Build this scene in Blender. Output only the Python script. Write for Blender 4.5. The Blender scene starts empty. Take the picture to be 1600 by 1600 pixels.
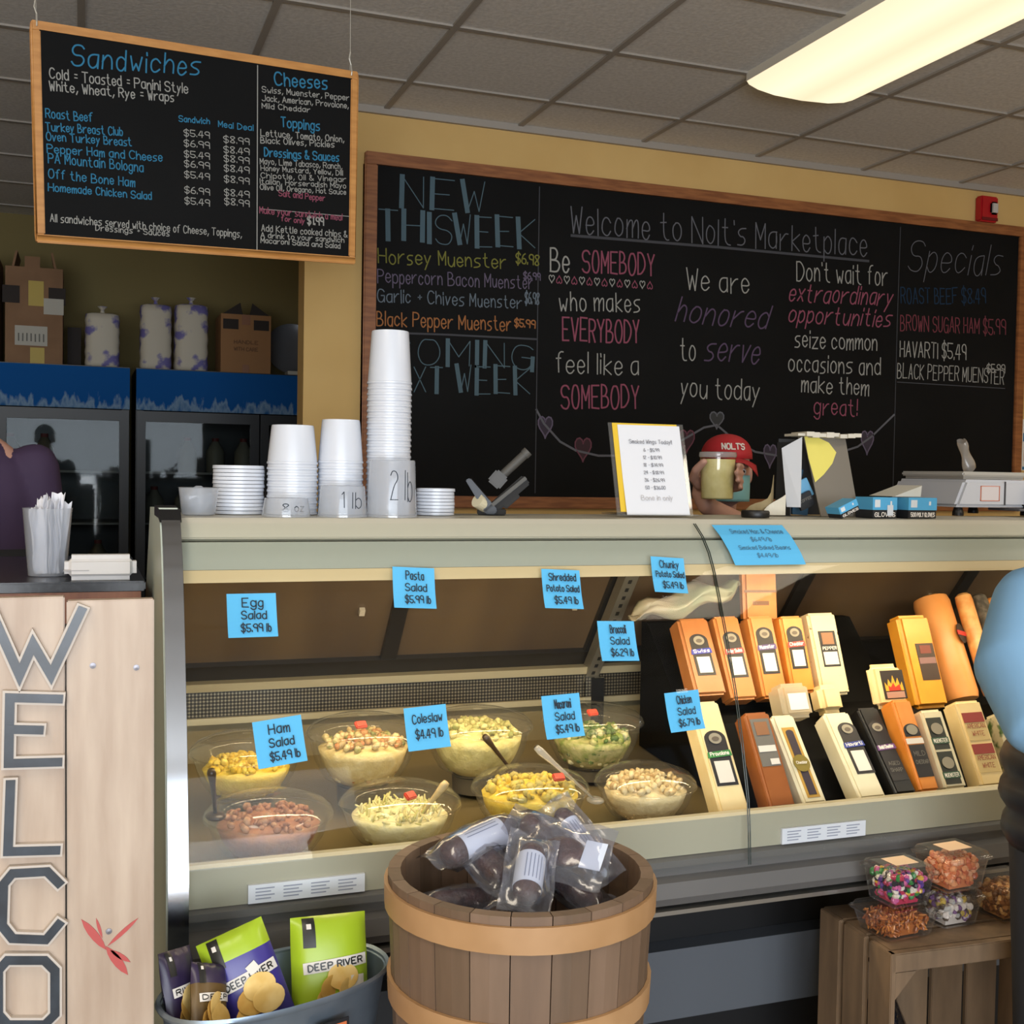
import bpy, bmesh, math, random
from mathutils import Vector, Matrix, Euler
R = math.radians
random.seed(7)
S = bpy.context.scene
COL = S.collection

# ---------------------------------------------------------------- camera
H = 1.42
F = 1803.12 / 1600 * 36
cam_d = bpy.data.cameras.new('camera'); cam = bpy.data.objects.new('camera', cam_d); COL.objects.link(cam)
cam_d.sensor_width = 36; cam_d.sensor_height = 36; cam_d.sensor_fit = 'HORIZONTAL'; cam_d.lens = F
cam_d.clip_start = .02; cam_d.clip_end = 100
CR = ((.93730745, .00483148, .34847009), (-.34807895, -.03636646, .93675959), (.01719856, -.99932684, -.03240481))
cam.matrix_world = Matrix(((CR[0][0], -CR[0][1], -CR[0][2], 0), (CR[1][0], -CR[1][1], -CR[1][2], 0),
                           (CR[2][0], -CR[2][1], -CR[2][2], H), (0, 0, 0, 1)))
S.camera = cam
# ---------------------------------------------------------------- view, world, large lights
S.view_settings.view_transform = 'Standard'; S.view_settings.look = 'None'
S.view_settings.exposure = 0; S.view_settings.gamma = 1; S.view_settings.use_curve_mapping = False
w = bpy.data.worlds.new('world'); S.world = w; w.use_nodes = True
w.node_tree.nodes['Background'].inputs[0].default_value = (.55, .68, .9, 1)
w.node_tree.nodes['Background'].inputs[1].default_value = .5

def area(name, loc, size, power, col, rot):
    l = bpy.data.lights.new(name, 'AREA'); l.shape = 'RECTANGLE'; l.size, l.size_y = size
    l.energy = power; l.color = col
    o = bpy.data.objects.new(name, l); COL.objects.link(o); o.location = loc; o.rotation_euler = rot
    return o
area('storefront_daylight', (-.6, -3.85, 1.55), (4.6, 2.2), 208, (.82, .91, 1), (R(90), 0, 0))
area('added_ceiling_fill', (-.6, -3.8, .9), (4.6, 1.0), 150, (.95, .97, 1), (R(128), 0, 0))  # unseen upward light, added to brighten the ceiling like daylight off the ground
area('ceiling_lamp_light', (-.9, .6, 2.93), (.55, 1.15), 26, (1, .88, .70), (0, 0, 0))
area('ceiling_lamp_light', (2.72, .2, 2.93), (.55, 1.15), 30, (1, .88, .70), (0, 0, 0))
area('ceiling_lamp_light', (4.53, 1.2, 2.93), (.55, 1.15), 24, (1, .88, .70), (0, 0, 0))

# ---------------------------------------------------------------- helpers
def ray(px, py):
    v = ((px - 800) / 1803.12, (py - 800) / 1803.12, 1)
    return Vector([sum(CR[i][k] * v[k] for k in range(3)) for i in range(3)])
O = Vector((0, 0, H))
def P(px, py, X=None, Y=None, Z=None):
    """the point of the room at a given depth, side or height that the photograph shows at (px, py)"""
    d = ray(px, py)
    t = X / d.x if X is not None else Y / d.y if Y is not None else (Z - H) / d.z
    return O + t * d
def LP(M, px, py):
    """the same, on a flat board: local x, z on the plane y = 0 of the frame M"""
    I = M.inverted(); o = I @ O; d = I.to_3x3() @ ray(px, py)
    q = o + d * (-o.y / d.y)
    return q.x, q.z

def lin(c):
    if isinstance(c, str): c = [int(c[i:i + 2], 16) / 255 for i in (0, 2, 4)]
    return tuple(x / 12.92 if x <= .04045 else ((x + .055) / 1.055) ** 2.4 for x in c) + (1,)
MATS = {}
def mat(name, c, rough=.6, metal=0, spec=.5, noise=None, emit=0, trans=0, bump=0, scale=(1, 1, 1), alpha=1):
    """noise = (colour2, scale, detail, low, high)"""
    if name in MATS: return MATS[name]
    m = bpy.data.materials.new(name); m.use_nodes = True; MATS[name] = m
    nt = m.node_tree; b = nt.nodes['Principled BSDF']
    b.inputs['Base Color'].default_value = lin(c); b.inputs['Roughness'].default_value = rough
    b.inputs['Metallic'].default_value = metal; b.inputs['Specular IOR Level'].default_value = spec
    if alpha < 1: b.inputs['Alpha'].default_value = alpha
    if emit:
        b.inputs['Emission Color'].default_value = lin(c); b.inputs['Emission Strength'].default_value = emit
    if trans:
        b.inputs['Subsurface Weight'].default_value = trans; b.inputs['Subsurface Radius'].default_value = (.05, .05, .05)
    if noise or bump:
        tc = nt.nodes.new('ShaderNodeTexCoord'); mp = nt.nodes.new('ShaderNodeMapping')
        mp.inputs['Scale'].default_value = scale
        nt.links.new(tc.outputs['Object'], mp.inputs[0])
        nz = nt.nodes.new('ShaderNodeTexNoise'); nt.links.new(mp.outputs[0], nz.inputs['Vector'])
        nz.inputs['Scale'].default_value = noise[1] if noise else 40
        nz.inputs['Detail'].default_value = noise[2] if noise else 3
        if noise:
            r = nt.nodes.new('ShaderNodeValToRGB')
            r.color_ramp.elements[0].position = noise[3]; r.color_ramp.elements[0].color = lin(c)
            r.color_ramp.elements[1].position = noise[4]; r.color_ramp.elements[1].color = lin(noise[0])
            nt.links.new(nz.outputs['Fac'], r.inputs[0]); nt.links.new(r.outputs[0], b.inputs['Base Color'])
        if bump:
            bp = nt.nodes.new('ShaderNodeBump'); bp.inputs['Strength'].default_value = bump; bp.inputs['Distance'].default_value = .01
            nt.links.new(nz.outputs['Fac'], bp.inputs['Height']); nt.links.new(bp.outputs[0], b.inputs['Normal'])
    return m
def clear(name, tint=(1, 1, 1), body=0, refl=1, rough=.03, bodycol=(.8, .8, .8)):
    """thin clear sheet: see-through with a Fresnel reflection, plus a little milky body"""
    if name in MATS: return MATS[name]
    m = bpy.data.materials.new(name); m.use_nodes = True; MATS[name] = m
    nt = m.node_tree; nt.nodes.clear(); N = nt.nodes.new; L = nt.links.new
    out = N('ShaderNodeOutputMaterial'); t = N('ShaderNodeBsdfTransparent'); t.inputs[0].default_value = (*tint, 1)
    g = N('ShaderNodeBsdfGlossy'); g.inputs['Roughness'].default_value = rough
    fr = N('ShaderNodeLayerWeight'); fr.inputs['Blend'].default_value = .5
    pw = N('ShaderNodeMath'); pw.operation = 'POWER'; pw.inputs[1].default_value = 4; L(fr.outputs['Facing'], pw.inputs[0])
    mu = N('ShaderNodeMath'); mu.operation = 'MULTIPLY_ADD'; mu.inputs[1].default_value = .6 * refl; mu.inputs[2].default_value = .035 * refl; mu.use_clamp = True; L(pw.outputs[0], mu.inputs[0])
    base = t
    if body:
        d = N('ShaderNodeBsdfDiffuse'); d.inputs[0].default_value = (*bodycol, 1)
        tl = N('ShaderNodeBsdfTranslucent'); tl.inputs[0].default_value = (*bodycol, 1)
        md = N('ShaderNodeMixShader'); md.inputs[0].default_value = .5; L(d.outputs[0], md.inputs[1]); L(tl.outputs[0], md.inputs[2])
        mb = N('ShaderNodeMixShader'); mb.inputs[0].default_value = body; L(t.outputs[0], mb.inputs[1]); L(md.outputs[0], mb.inputs[2]); base = mb
    ms = N('ShaderNodeMixShader'); L(mu.outputs[0], ms.inputs[0]); L(base.outputs[0], ms.inputs[1]); L(g.outputs[0], ms.inputs[2])
    L(ms.outputs[0], out.inputs[0])
    return m

def empty(name, label, cat, loc=(0, 0, 0), rot=(0, 0, 0), group=None, order='XYZ'):
    o = bpy.data.objects.new(name, None); COL.objects.link(o); o.empty_display_size = .05
    o.rotation_mode = order; o.location = loc; o.rotation_euler = rot
    tag(o, label, cat, group)
    o.matrix_world = Matrix.LocRotScale(Vector(loc), Euler(rot, order), None)
    return o
def tag(o, label=None, cat=None, group=None, kind=None):
    if label: o['label'] = label
    if cat: o['category'] = cat
    if group: o['group'] = group
    if kind: o['kind'] = kind
    return o
def copy_tree(o, parent=None):
    c = o.copy(); COL.objects.link(c)
    if parent: c.parent = parent
    for ch in list(o.children): copy_tree(ch, c)
    return c

class MB:
    def __init__(s): s.v = []; s.f = []; s.mi = []; s.cur = 0
    def add(s, vs, fs):
        n = len(s.v); s.v += [tuple(v) for v in vs]
        for f in fs: s.f.append([n + i for i in f]); s.mi.append(s.cur)
        return s
    def box(s, x0, x1, y0, y1, z0, z1, M=None):
        vs = [Vector((x, y, z)) for x in (x0, x1) for y in (y0, y1) for z in (z0, z1)]
        if M is not None: vs = [M @ v for v in vs]
        return s.add(vs, [(0, 1, 3, 2), (4, 6, 7, 5), (0, 4, 5, 1), (2, 3, 7, 6), (0, 2, 6, 4), (1, 5, 7, 3)])
    def prism(s, poly, a, b, axis='x', M=None):
        """poly: 2-D outline; axis x: (y, z), y: (x, z), z: (x, y)"""
        mk = {'x': lambda p, t: Vector((t, p[0], p[1])), 'y': lambda p, t: Vector((p[0], t, p[1])), 'z': lambda p, t: Vector((p[0], p[1], t))}[axis]
        vs = [mk(p, t) for t in (a, b) for p in poly]
        if M is not None: vs = [M @ v for v in vs]
        n = len(poly)
        return s.add(vs, [tuple(range(n - 1, -1, -1)), tuple(range(n, 2 * n))] + [(i, (i + 1) % n, n + (i + 1) % n, n + i) for i in range(n)])
    def lathe(s, prof, n=32, sx=1, sy=1, M=None, cap0=False, cap1=False, e=2.0):
        vs = []
        for r, z in prof:
            for k in range(n):
                a = 2 * math.pi * k / n; c, q = math.cos(a), math.sin(a)
                if e != 2: c, q = (abs(c) ** (2 / e)) * (1 if c > 0 else -1), (abs(q) ** (2 / e)) * (1 if q > 0 else -1)
                vs.append(Vector((r * c * sx, r * q * sy, z)))
        if M is not None: vs = [M @ v for v in vs]
        fs = [(i * n + k, i * n + (k + 1) % n, (i + 1) * n + (k + 1) % n, (i + 1) * n + k) for i in range(len(prof) - 1) for k in range(n)]
        if cap0: fs.append(tuple(range(n - 1, -1, -1)))
        if cap1: fs.append(tuple((len(prof) - 1) * n + k for k in range(n)))
        return s.add(vs, fs)
    def tube(s, path, r, n=10, cap=True):
        path = [Vector(p) for p in path]; m = len(path)
        rs = r if isinstance(r, (list, tuple)) else [r] * m
        up = Vector((0, 0, 1)); vs = []; prev = None
        for i, p in enumerate(path):
            t = (path[min(i + 1, m - 1)] - path[max(i - 1, 0)]).normalized()
            u = (prev - t * prev.dot(t)) if prev is not None else (up.cross(t) if abs(t.z) < .95 else Vector((1, 0, 0)).cross(t))
            u.normalize(); prev = u; v = t.cross(u)
            for k in range(n):
                a = 2 * math.pi * k / n
                vs.append(p + (u * math.cos(a) + v * math.sin(a)) * rs[i])
        fs = [(i * n + k, i * n + (k + 1) % n, (i + 1) * n + (k + 1) % n, (i + 1) * n + k) for i in range(m - 1) for k in range(n)]
        if cap: fs += [tuple(range(n - 1, -1, -1)), tuple((m - 1) * n + k for k in range(n))]
        return s.add(vs, fs)
    def grid(s, fn, nu, nv, closed_u=False):
        vs = [fn(i / nu, j / nv) for j in range(nv + 1) for i in range(nu + 1)]
        return s.add(vs, [(j * (nu + 1) + i, j * (nu + 1) + i + 1, (j + 1) * (nu + 1) + i + 1, (j + 1) * (nu + 1) + i) for j in range(nv) for i in range(nu)])
    def ball(s, c, r, n=10, m=6, M=None):
        r = r if isinstance(r, (list, tuple)) else (r, r, r); c = Vector(c)
        vs = []
        for j in range(m + 1):
            t = math.pi * j / m
            for i in range(n):
                a = 2 * math.pi * i / n
                q = Vector((r[0] * math.sin(t) * math.cos(a), r[1] * math.sin(t) * math.sin(a), r[2] * math.cos(t)))
                vs.append(c + (M @ q if M is not None else q))
        return s.add(vs, [(j * n + i, (j + 1) * n + i, (j + 1) * n + (i + 1) % n, j * n + (i + 1) % n) for j in range(m) for i in range(n)])
    def build(s, name, mats, parent=None, bevel=0, smooth=False, solid=0, label=None, seg=2, sub=0, offset=-1):
        me = bpy.data.meshes.new(name); me.from_pydata(s.v, [], s.f)
        mats = mats if isinstance(mats, (list, tuple)) else [mats]
        for m in mats: me.materials.append(m)
        me.polygons.foreach_set('material_index', s.mi)
        bm = bmesh.new(); bm.from_mesh(me)
        bmesh.ops.remove_doubles(bm, verts=bm.verts, dist=1e-6)
        bmesh.ops.recalc_face_normals(bm, faces=bm.faces)
        if bevel:
            es = [e for e in bm.edges if len(e.link_faces) == 2 and e.calc_face_angle(0) > .5]
            bmesh.ops.bevel(bm, geom=es, offset=bevel, segments=seg, affect='EDGES', clamp_overlap=True)
        bm.to_mesh(me); bm.free()
        o = bpy.data.objects.new(name, me); COL.objects.link(o)
        if parent: o.parent = parent
        if smooth: me.polygons.foreach_set('use_smooth', [True] * len(me.polygons))
        if smooth == 'auto' or (bevel and not smooth):
            me.polygons.foreach_set('use_smooth', [True] * len(me.polygons))
            me.set_sharp_from_angle(angle=R(35))
        if sub:
            md = o.modifiers.new('subdivision', 'SUBSURF'); md.levels = md.render_levels = sub
        if solid:
            md = o.modifiers.new('solidify', 'SOLIDIFY'); md.thickness = solid; md.offset = offset
        if label: o['label'] = label
        return o
def struct(o): o['kind'] = 'structure'; return o

# ---------------------------------------------------------------- single-stroke lettering
GL = dict(zip('ABCDEFGHIJKLMNOPQRSTUVWXYZ', '02 28 42|14 34;02 08|~08 28 37 36 25 05|~05 35 44 43 32 02;~47 38 18 06 04 12 32 43;02 08|~08 28 46 44 22 02;48 08 02 42|05 35;48 08 02|05 35;~47 38 18 06 04 12 32 44|45 25|45 42;08 02|48 42|05 45;08 02;~48 43 32 12 03;08 02|48 05 42;08 02 42;02 08 24 48 42;02 08 42 48;~28 18 06 04 12 32 44 46 38 28;02 08|~08 38 47 46 35 05;~28 18 06 04 12 32 44 46 38 28|23 41;02 08|~08 38 47 46 35 05|25 42;~47 38 18 07 06 15 35 44 43 32 12 03;08 48|28 22;~08 03 12 32 43 48;08 22 48;08 12 26 32 48;08 42|48 02;08 25 48|25 22;08 48 02 42'.split(';')))
GL.update(zip('abcdefghijklmnopqrstuvwxyz', '~36 16 05 03 12 22 33 35|36 32;08 02|~05 16 26 35 33 22 12 03;~35 26 16 05 03 12 22 33;38 32|~35 26 16 05 03 12 22 33;~04 34 35 26 16 05 03 12 22 33;~38 28 17 12|06 26;~36 31 20 10 01|~35 26 16 05 03 12 22 33;08 02|~04 16 26 35 32;06 02|07 08;~16 11 00|17 18;08 02|36 04 32;08 02;06 02|~04 16 26 24 22|~24 36 46 44 42;06 02|~04 16 26 35 32;~16 05 03 12 22 33 35 26 16;06 00|~05 16 26 35 33 22 12 03;36 30|~35 26 16 05 03 12 22 33;06 02|~04 15 26 36;~36 16 05 14 24 33 22 02;~18 13 22 32|06 26;~06 03 12 22 34|36 32;06 12 36;06 12 24 32 46;06 32|36 02;06 13|36 00;06 36 02 32'.split(';')))
GL.update(zip("0123456789$.,'!-&+:=/", "~28 18 06 04 12 32 44 46 38 28;17 28 22;~07 18 38 47 46 25 02|02 42;~07 18 38 47 36 25|~25 35 44 43 32 12 03;28 04 44|38 32;48 08 05|~05 35 44 43 32 12 03;~38 17 04 03 12 32 43 44 35 15 04;08 48 12;~25 16 07 18 38 47 36 25 14 03 12 32 43 34 25;~44 35 15 06 07 18 38 47 46 42;~47 38 18 07 06 15 35 44 43 32 12 03|29 21;02 03;13 01;08 07;08 04|02 03;15 35;~42 07 18 28 27 04 03 12 22 44;15 35|24 26;03 04|05 06;14 34|16 36;02 48".split(';')))
def strokes(s, slant=0, jit=.12, rnd=None, wi=None):
    rnd = rnd or random.Random(len(s) * 7 + ord(s[0])); x = 0; out = []; wn = 0
    for ch in s:
        if ch == ' ': x += 2.6; wn += 1; continue
        g = GL.get(ch)
        if not g: x += 2; continue
        wd = 0; jy = rnd.uniform(-.25, .25); jx = rnd.uniform(.9, 1.1)
        for st in g.split('|'):
            sm = st[0] == '~'; pts = [(int(p[0]), int(p[1])) for p in st.lstrip('~').split()]
            wd = max(wd, max(p[0] for p in pts))
            q = [(p[0] * jx + rnd.uniform(-jit, jit), p[1] - 2 + jy + rnd.uniform(-jit, jit)) for p in pts]
            if sm:
                for _ in range(2):
                    n = [q[0]]
                    for a, b in zip(q, q[1:]):
                        n += [(a[0] * .75 + b[0] * .25, a[1] * .75 + b[1] * .25), (a[0] * .25 + b[0] * .75, a[1] * .25 + b[1] * .75)]
                    q = n + [q[-1]]
            if wi is not None: wi.append(wn)
            out.append([(x + px + slant * py, py) for px, py in q])
        x += wd * jx + 1.5
    return out, x - 1.5
def ribbon(mb, pts, w, y=-.0006):
    """flat chalk or ink line on the plane y"""
    for i, (a, b) in enumerate(zip(pts, pts[1:])):
        d = Vector((b[0] - a[0], b[1] - a[1])); l = d.length
        if l < 1e-7: continue
        d /= l; n = Vector((-d.y, d.x)) * w / 2; e = d * w * .35
        yy = y - .00001 * (i % 5)
        mb.add([(a[0] - e.x + n.x, yy, a[1] - e.y + n.y), (a[0] - e.x - n.x, yy, a[1] - e.y - n.y),
                (b[0] + e.x - n.x, yy, b[1] + e.y - n.y), (b[0] + e.x + n.x, yy, b[1] + e.y + n.y)], [(0, 1, 2, 3)])
def lay(mb, s, a, b, cap, w, slant=0, jit=.12, y=-.0006, heavy=0, only=None):
    """text from local point a to b (x, z) with the given capital height"""
    wi = []; st, W = strokes(s, slant, jit, wi=wi)
    d = Vector((b[0] - a[0], b[1] - a[1])); L = d.length; d /= L; n = Vector((-d.y, d.x))
    sx, sy = L / max(W, .1), cap / 6
    for q, n_ in zip(st, wi):
        if only is not None and n_ != only: continue
        pts = [(a[0] + d.x * px * sx + n.x * py * sy, a[1] + d.y * px * sx + n.y * py * sy) for px, py in q]
        ribbon(mb, pts, w, y)
        if heavy and len(q) < 7:
            for (p0, p1) in zip(pts, pts[1:]):
                if abs(p1[1] - p0[1]) > 2.2 * abs(p1[0] - p0[0]) and abs(p1[1] - p0[1]) > cap * .5:
                    ribbon(mb, [p0, p1], heavy, y + .0002); break
def pix_text(parent, M, name, items, m, wpx=2.0, slant=0, heavy=0, label=None, dy=0, words=False):
    """items: (text, x0, y0, x1, y1, cap) in photograph pixels on the board whose frame is M"""
    for (s, x0, y0, x1, y1, cap) in items:
        a, b, t = LP(M, x0, y0), LP(M, x1, y1), LP(M, x0, y0 - cap)
        c = math.hypot(t[0] - a[0], t[1] - a[1]); k = c / cap
        for n_ in (range(s.count(' ') + 1) if words else (None,)):
            mb = MB(); lay(mb, s, a, b, c, wpx * k, slant, heavy=heavy * k, only=n_)
            mb.build(name, m, parent, label=label).location.y = dy
def heart_pts(cx, cz, w, h, n=22):
    out = []
    for i in range(n + 1):
        t = 2 * math.pi * i / n
        out.append((cx + w / 2 * math.sin(t) ** 3, cz + h / 2 * (13 * math.cos(t) - 5 * math.cos(2 * t) - 2 * math.cos(3 * t) - math.cos(4 * t) + 2.5) / 14.5))
    return out
# ---------------------------------------------------------------- the room
YW, YB, ZC = 4.84, 7.75, 2.965
XL, XR, YF = -3.0, 5.6, -4.0
yellow = mat('yellow_wall_paint', 'd2b070', .75, noise=('caa666', 3, 3, .3, .7))
MB().box(XL, XR, YF, YB, -.1, 0).build('floor', mat('floor_tile', '8d8478', .45, noise=('7b7368', 5, 3, .35, .65)))
struct(bpy.data.objects['floor'])
struct(MB().box(XL, XR, YF, YB, ZC, ZC + .1).build('ceiling', mat('ceiling_tile', 'dedbd6', .9, noise=('cfccc7', 60, 4, .35, .65), bump=.15)))
struct(MB().box(.86, XR, YW, YW + .14, 0, ZC).build('wall_back', yellow))
struct(MB().box(XL, XR, YB, YB + .1, 0, ZC).build('wall_rear', mat('shaded_wall_olive', '7c6e42', .8)))  # shade of the unlit back room is put into this olive colour
struct(MB().box(XL - .1, XL, YF, YB, 0, ZC).build('wall_left', yellow))
struct(MB().box(XR, XR + .1, YF, YB, 0, ZC).build('wall_right', yellow))
fw = MB().box(XL, XR, YF - .1, YF, 0, .4).box(XL, XR, YF - .1, YF, 2.7, ZC)
for x0, x1 in ((XL, -2.95), (1.75, 2.1), (5.4, XR)): fw.box(x0, x1, YF - .1, YF, .4, 2.7)
struct(fw.build('wall_front', yellow))
for i, (x0, x1) in enumerate(((-2.95, 1.75), (2.1, 5.4))):
    wn = MB().box(x0, x1, YF - .07, YF - .02, .4, .46).box(x0, x1, YF - .07, YF - .02, 2.64, 2.7)
    n = 3
    for k in range(n + 1):
        x = x0 + (x1 - x0 - .05) * k / n; wn.box(x, x + .05, YF - .07, YF - .02, .4, 2.7)
    struct(wn.build('window_%d' % (i + 1), mat('window_aluminium', '55504a', .4, .8)))
g = MB()   # suspended ceiling grid, 605 mm tiles
xs = [1.197 + .6055 * k for k in range(-7, 8)]; ys = [4.47 - .605 * k for k in range(-5, 14)]
for x in xs: g.box(x - .012, x + .012, YF, YB, ZC - .008, ZC + .01)
for y in ys: g.box(XL, XR, y - .012, y + .012, ZC - .007, ZC + .01)
struct(g.build('trim_1', mat('ceiling_grid', '9c958c', .6)))
struct(MB().box(.86, XR, YW - .02, YW, ZC - .03, ZC).build('trim_2', mat('ceiling_grid', '9c958c')))

# ceiling lamp: wraparound lens between two grid lines, running towards the customer
a = P(1165, 130, Z=2.925); b = P(1335, 155, Z=2.925)
lx0, lx1, ly = a.x, b.x, (a.y + b.y) / 2
t = empty('ceiling_lamp', 'long glowing fluorescent ceiling lamp with ribbed warm lens', 'lamp', ((lx0 + lx1) / 2, ly, ZC))
hw = (lx1 - lx0) / 2
lens = mat('lamp_lens', 'fff0c4', .5)
nt = lens.node_tree; bs = nt.nodes['Principled BSDF']
tc = nt.nodes.new('ShaderNodeTexCoord'); wv = nt.nodes.new('ShaderNodeTexWave'); wv.bands_direction = 'Y'; wv.inputs['Scale'].default_value = 45
nt.links.new(tc.outputs['Object'], wv.inputs['Vector'])
sep = nt.nodes.new('ShaderNodeSeparateXYZ'); nt.links.new(tc.outputs['Object'], sep.inputs[0])
# two tubes behind the lens: bright along their lines
mt = nt.nodes.new('ShaderNodeMath'); mt.operation = 'ABSOLUTE'; nt.links.new(sep.outputs[0], mt.inputs[0])
m2 = nt.nodes.new('ShaderNodeMath'); m2.operation = 'SUBTRACT'; nt.links.new(mt.outputs[0], m2.inputs[0]); m2.inputs[1].default_value = .13
m3 = nt.nodes.new('ShaderNodeMath'); m3.operation = 'ABSOLUTE'; nt.links.new(m2.outputs[0], m3.inputs[0])
rp = nt.nodes.new('ShaderNodeValToRGB'); nt.links.new(m3.outputs[0], rp.inputs[0])
rp.color_ramp.elements[0].position = 0; rp.color_ramp.elements[0].color = (1.0, .90, .62, 1)
rp.color_ramp.elements[1].position = .16; rp.color_ramp.elements[1].color = (.86, .68, .44, 1)
mx = nt.nodes.new('ShaderNodeMixRGB'); mx.blend_type = 'MULTIPLY'; mx.inputs[0].default_value = .12
nt.links.new(rp.outputs[0], mx.inputs[1]); nt.links.new(wv.outputs['Color'], mx.inputs[2])
nt.links.new(mx.outputs[0], bs.inputs['Emission Color']); bs.inputs['Emission Strength'].default_value = 1.25
bs.inputs['Base Color'].default_value = (.3, .28, .24, 1)
arc = [(-hw, -.034), (-hw * .96, -.046), (-hw * .8, -.06), (-hw * .5, -.072), (0, -.077), (hw * .5, -.072), (hw * .8, -.06), (hw * .96, -.046), (hw, -.034)]
MB().prism(arc, -1.22, -.004, 'y').build('lens', lens, t, smooth='auto')
MB().box(-hw, hw, -1.23, .0, -.034, .0).build('housing', mat('lamp_housing', 'd8d2c4', .5), t)

# ---------------------------------------------------------------- chalkboards
chalk = {k: mat('chalk_' + k, c, .95, spec=.1) for k, c in dict(white='9a9a96', grey='64656c', purple='675e72', pink='8c4e60', blue='387a9e', navy='21344a',
         yellow='78773c', orange='9c6842', slate='68737e', teal='526670', rust='703a42', dim='4a4b50', lilac='5a4a62', rose='6c4450').items()}
slate = mat('chalkboard', '0b0c0d', .7, spec=.15, noise=('101112', 2.5, 4, .35, .7))
oak = mat('oak_frame', '9a6238', .5, noise=('7c4a28', 9, 5, .35, .65), scale=(1, 1, 8))
pine = mat('pine_frame', 'cf9450', .5, noise=('bd8242', 10, 4, .35, .65), scale=(1, 1, 6))

x0, z0 = LP(Matrix.Translation((0, YW, 0)), 562, 794); z0 = P(840, 794, Y=YW).z
x1, z1 = 4.668, 2.77
bw, bh, fr = x1 - x0, z1 - z0, .052
t = empty('wall_chalkboard', 'very wide oak framed chalkboard covered in writing on the yellow wall', 'chalkboard', (x0, YW, z0))
MB().box(fr * .8, bw - fr * .8, -.02, 0, fr * .8, bh - fr * .8).build('board_panel', slate, t)
f = MB().box(0, bw, -.034, 0, 0, fr).box(0, bw, -.034, 0, bh - fr, bh).box(0, fr, -.034, 0, fr, bh - fr).box(bw - fr, bw, -.034, 0, fr, bh - fr)
f.build('frame', oak, t, bevel=.004)
MBd = Matrix.Translation((x0, YW - .0205, z0))
def wr(items, m, **k):
    pix_text(t, MBd, 'chalk_lettering', items, chalk[m], dy=-.0205, words=True, **k)
wr([('NEW', 628, 322, 757, 333, 48)], 'teal', heavy=8, wpx=1.6)
wr([('THIS', 592, 373, 706, 381, 46), ('WEEK', 712, 382, 836, 388, 46)], 'teal', heavy=8, wpx=1.6)
wr([('Horsey Muenster', 591, 411, 790, 419, 22), ('$6.98', 806, 411, 842, 415, 16)], 'yellow')
wr([('Peppercorn Bacon Muenster', 590, 441, 832, 452, 21), ('$6.99', 818, 436, 844, 438, 11)], 'purple', wpx=1.7)
wr([('Garlic + Chives Muenster', 590, 471, 815, 482, 20), ('$6.98', 820, 474, 842, 476, 18)], 'slate', wpx=1.7)
wr([('Black Pepper Muenster', 589, 508, 798, 517, 22), ('$5.99', 804, 510, 836, 513, 12)], 'orange')
wr([('COMING', 607, 566, 832, 578, 40)], 'teal', heavy=7, wpx=1.6)
wr([('NEXT', 588, 611, 692, 613, 40), ('WEEK', 714, 613, 828, 616, 42)], 'teal', heavy=7, wpx=1.6)
wr([('Welcome to Nolt\'s Marketplace', 892, 364, 1354, 400, 42)], 'grey', wpx=2)
wr([('Be', 860, 423, 889, 425, 36)], 'white', wpx=2.6)
wr([('SOMEBODY', 910, 424, 1022, 431, 34)], 'pink', wpx=2.6)
wr([('who makes', 874, 486, 1000, 488, 30)], 'white')
wr([('EVERYBODY', 879, 532, 998, 537, 36)], 'pink', wpx=2.6)
wr([('feel like a', 869, 582, 997, 586, 32)], 'white')
wr([('SOMEBODY', 877, 637, 998, 638, 36)], 'pink', wpx=2.6)
wr([('We are', 1073, 453, 1170, 458, 34)], 'white')
wr([('honored', 1054, 503, 1196, 514, 38)], 'lilac', slant=.35, wpx=2.4)
wr([('to', 1063, 563, 1086, 564, 34)], 'white')
wr([('serve', 1100, 564, 1184, 567, 40)], 'lilac', slant=.35, wpx=2.4)
wr([('you today', 1064, 620, 1186, 626, 32)], 'white')
wr([('Don\'t wait for', 1245, 438, 1386, 446, 30)], 'white', wpx=1.9)
wr([('extraordinary', 1232, 470, 1392, 478, 28)], 'pink', slant=.3, wpx=2.2)
wr([('opportunities', 1231, 503, 1390, 511, 27)], 'pink', slant=.3, wpx=2.2)
wr([('seize common', 1242, 542, 1370, 548, 26)], 'white', wpx=1.9)
wr([('occasions and', 1232, 580, 1375, 586, 27)], 'white', wpx=1.9)
wr([('make them', 1252, 612, 1357, 618, 26)], 'white', wpx=1.9)
wr([('great!', 1272, 647, 1339, 650, 26)], 'pink', wpx=2)
wr([('Specials', 1418, 421, 1562, 432, 48)], 'grey', slant=.25, wpx=1.4)
wr([('ROAST BEEF $8.49', 1408, 474, 1540, 474, 24)], 'navy', wpx=1.9)
wr([('BROWN SUGAR HAM $5.99', 1407, 516, 1571, 523, 24)], 'rust', wpx=1.8)
wr([('HAVARTI $5.49', 1406, 557, 1509, 562, 24)], 'white', wpx=1.7)
wr([('BLACK PEPPER MUENSTER', 1402, 590, 1568, 600, 23), ('$5.99', 1542, 582, 1570, 583, 13)], 'white', wpx=1.4)
def line(px, m, wpx, name='chalk_line'):
    mb = MB(); q = [LP(MBd, *p) for p in px]; k = .0027
    ribbon(mb, q, wpx * k); o = mb.build(name, chalk[m], t); o.location.y = -.0203; return o
line([(843, 292), (841, 420), (838, 640), (836, 770)], 'dim', 1.6)
line([(1407, 355), (1402, 500), (1395, 770)], 'dim', 1.4)
line([(893, 368), (1120, 386), (1357, 408)], 'dim', 4.5)
line([(585, 519), (700, 523), (838, 530)], 'dim', 3)
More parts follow.
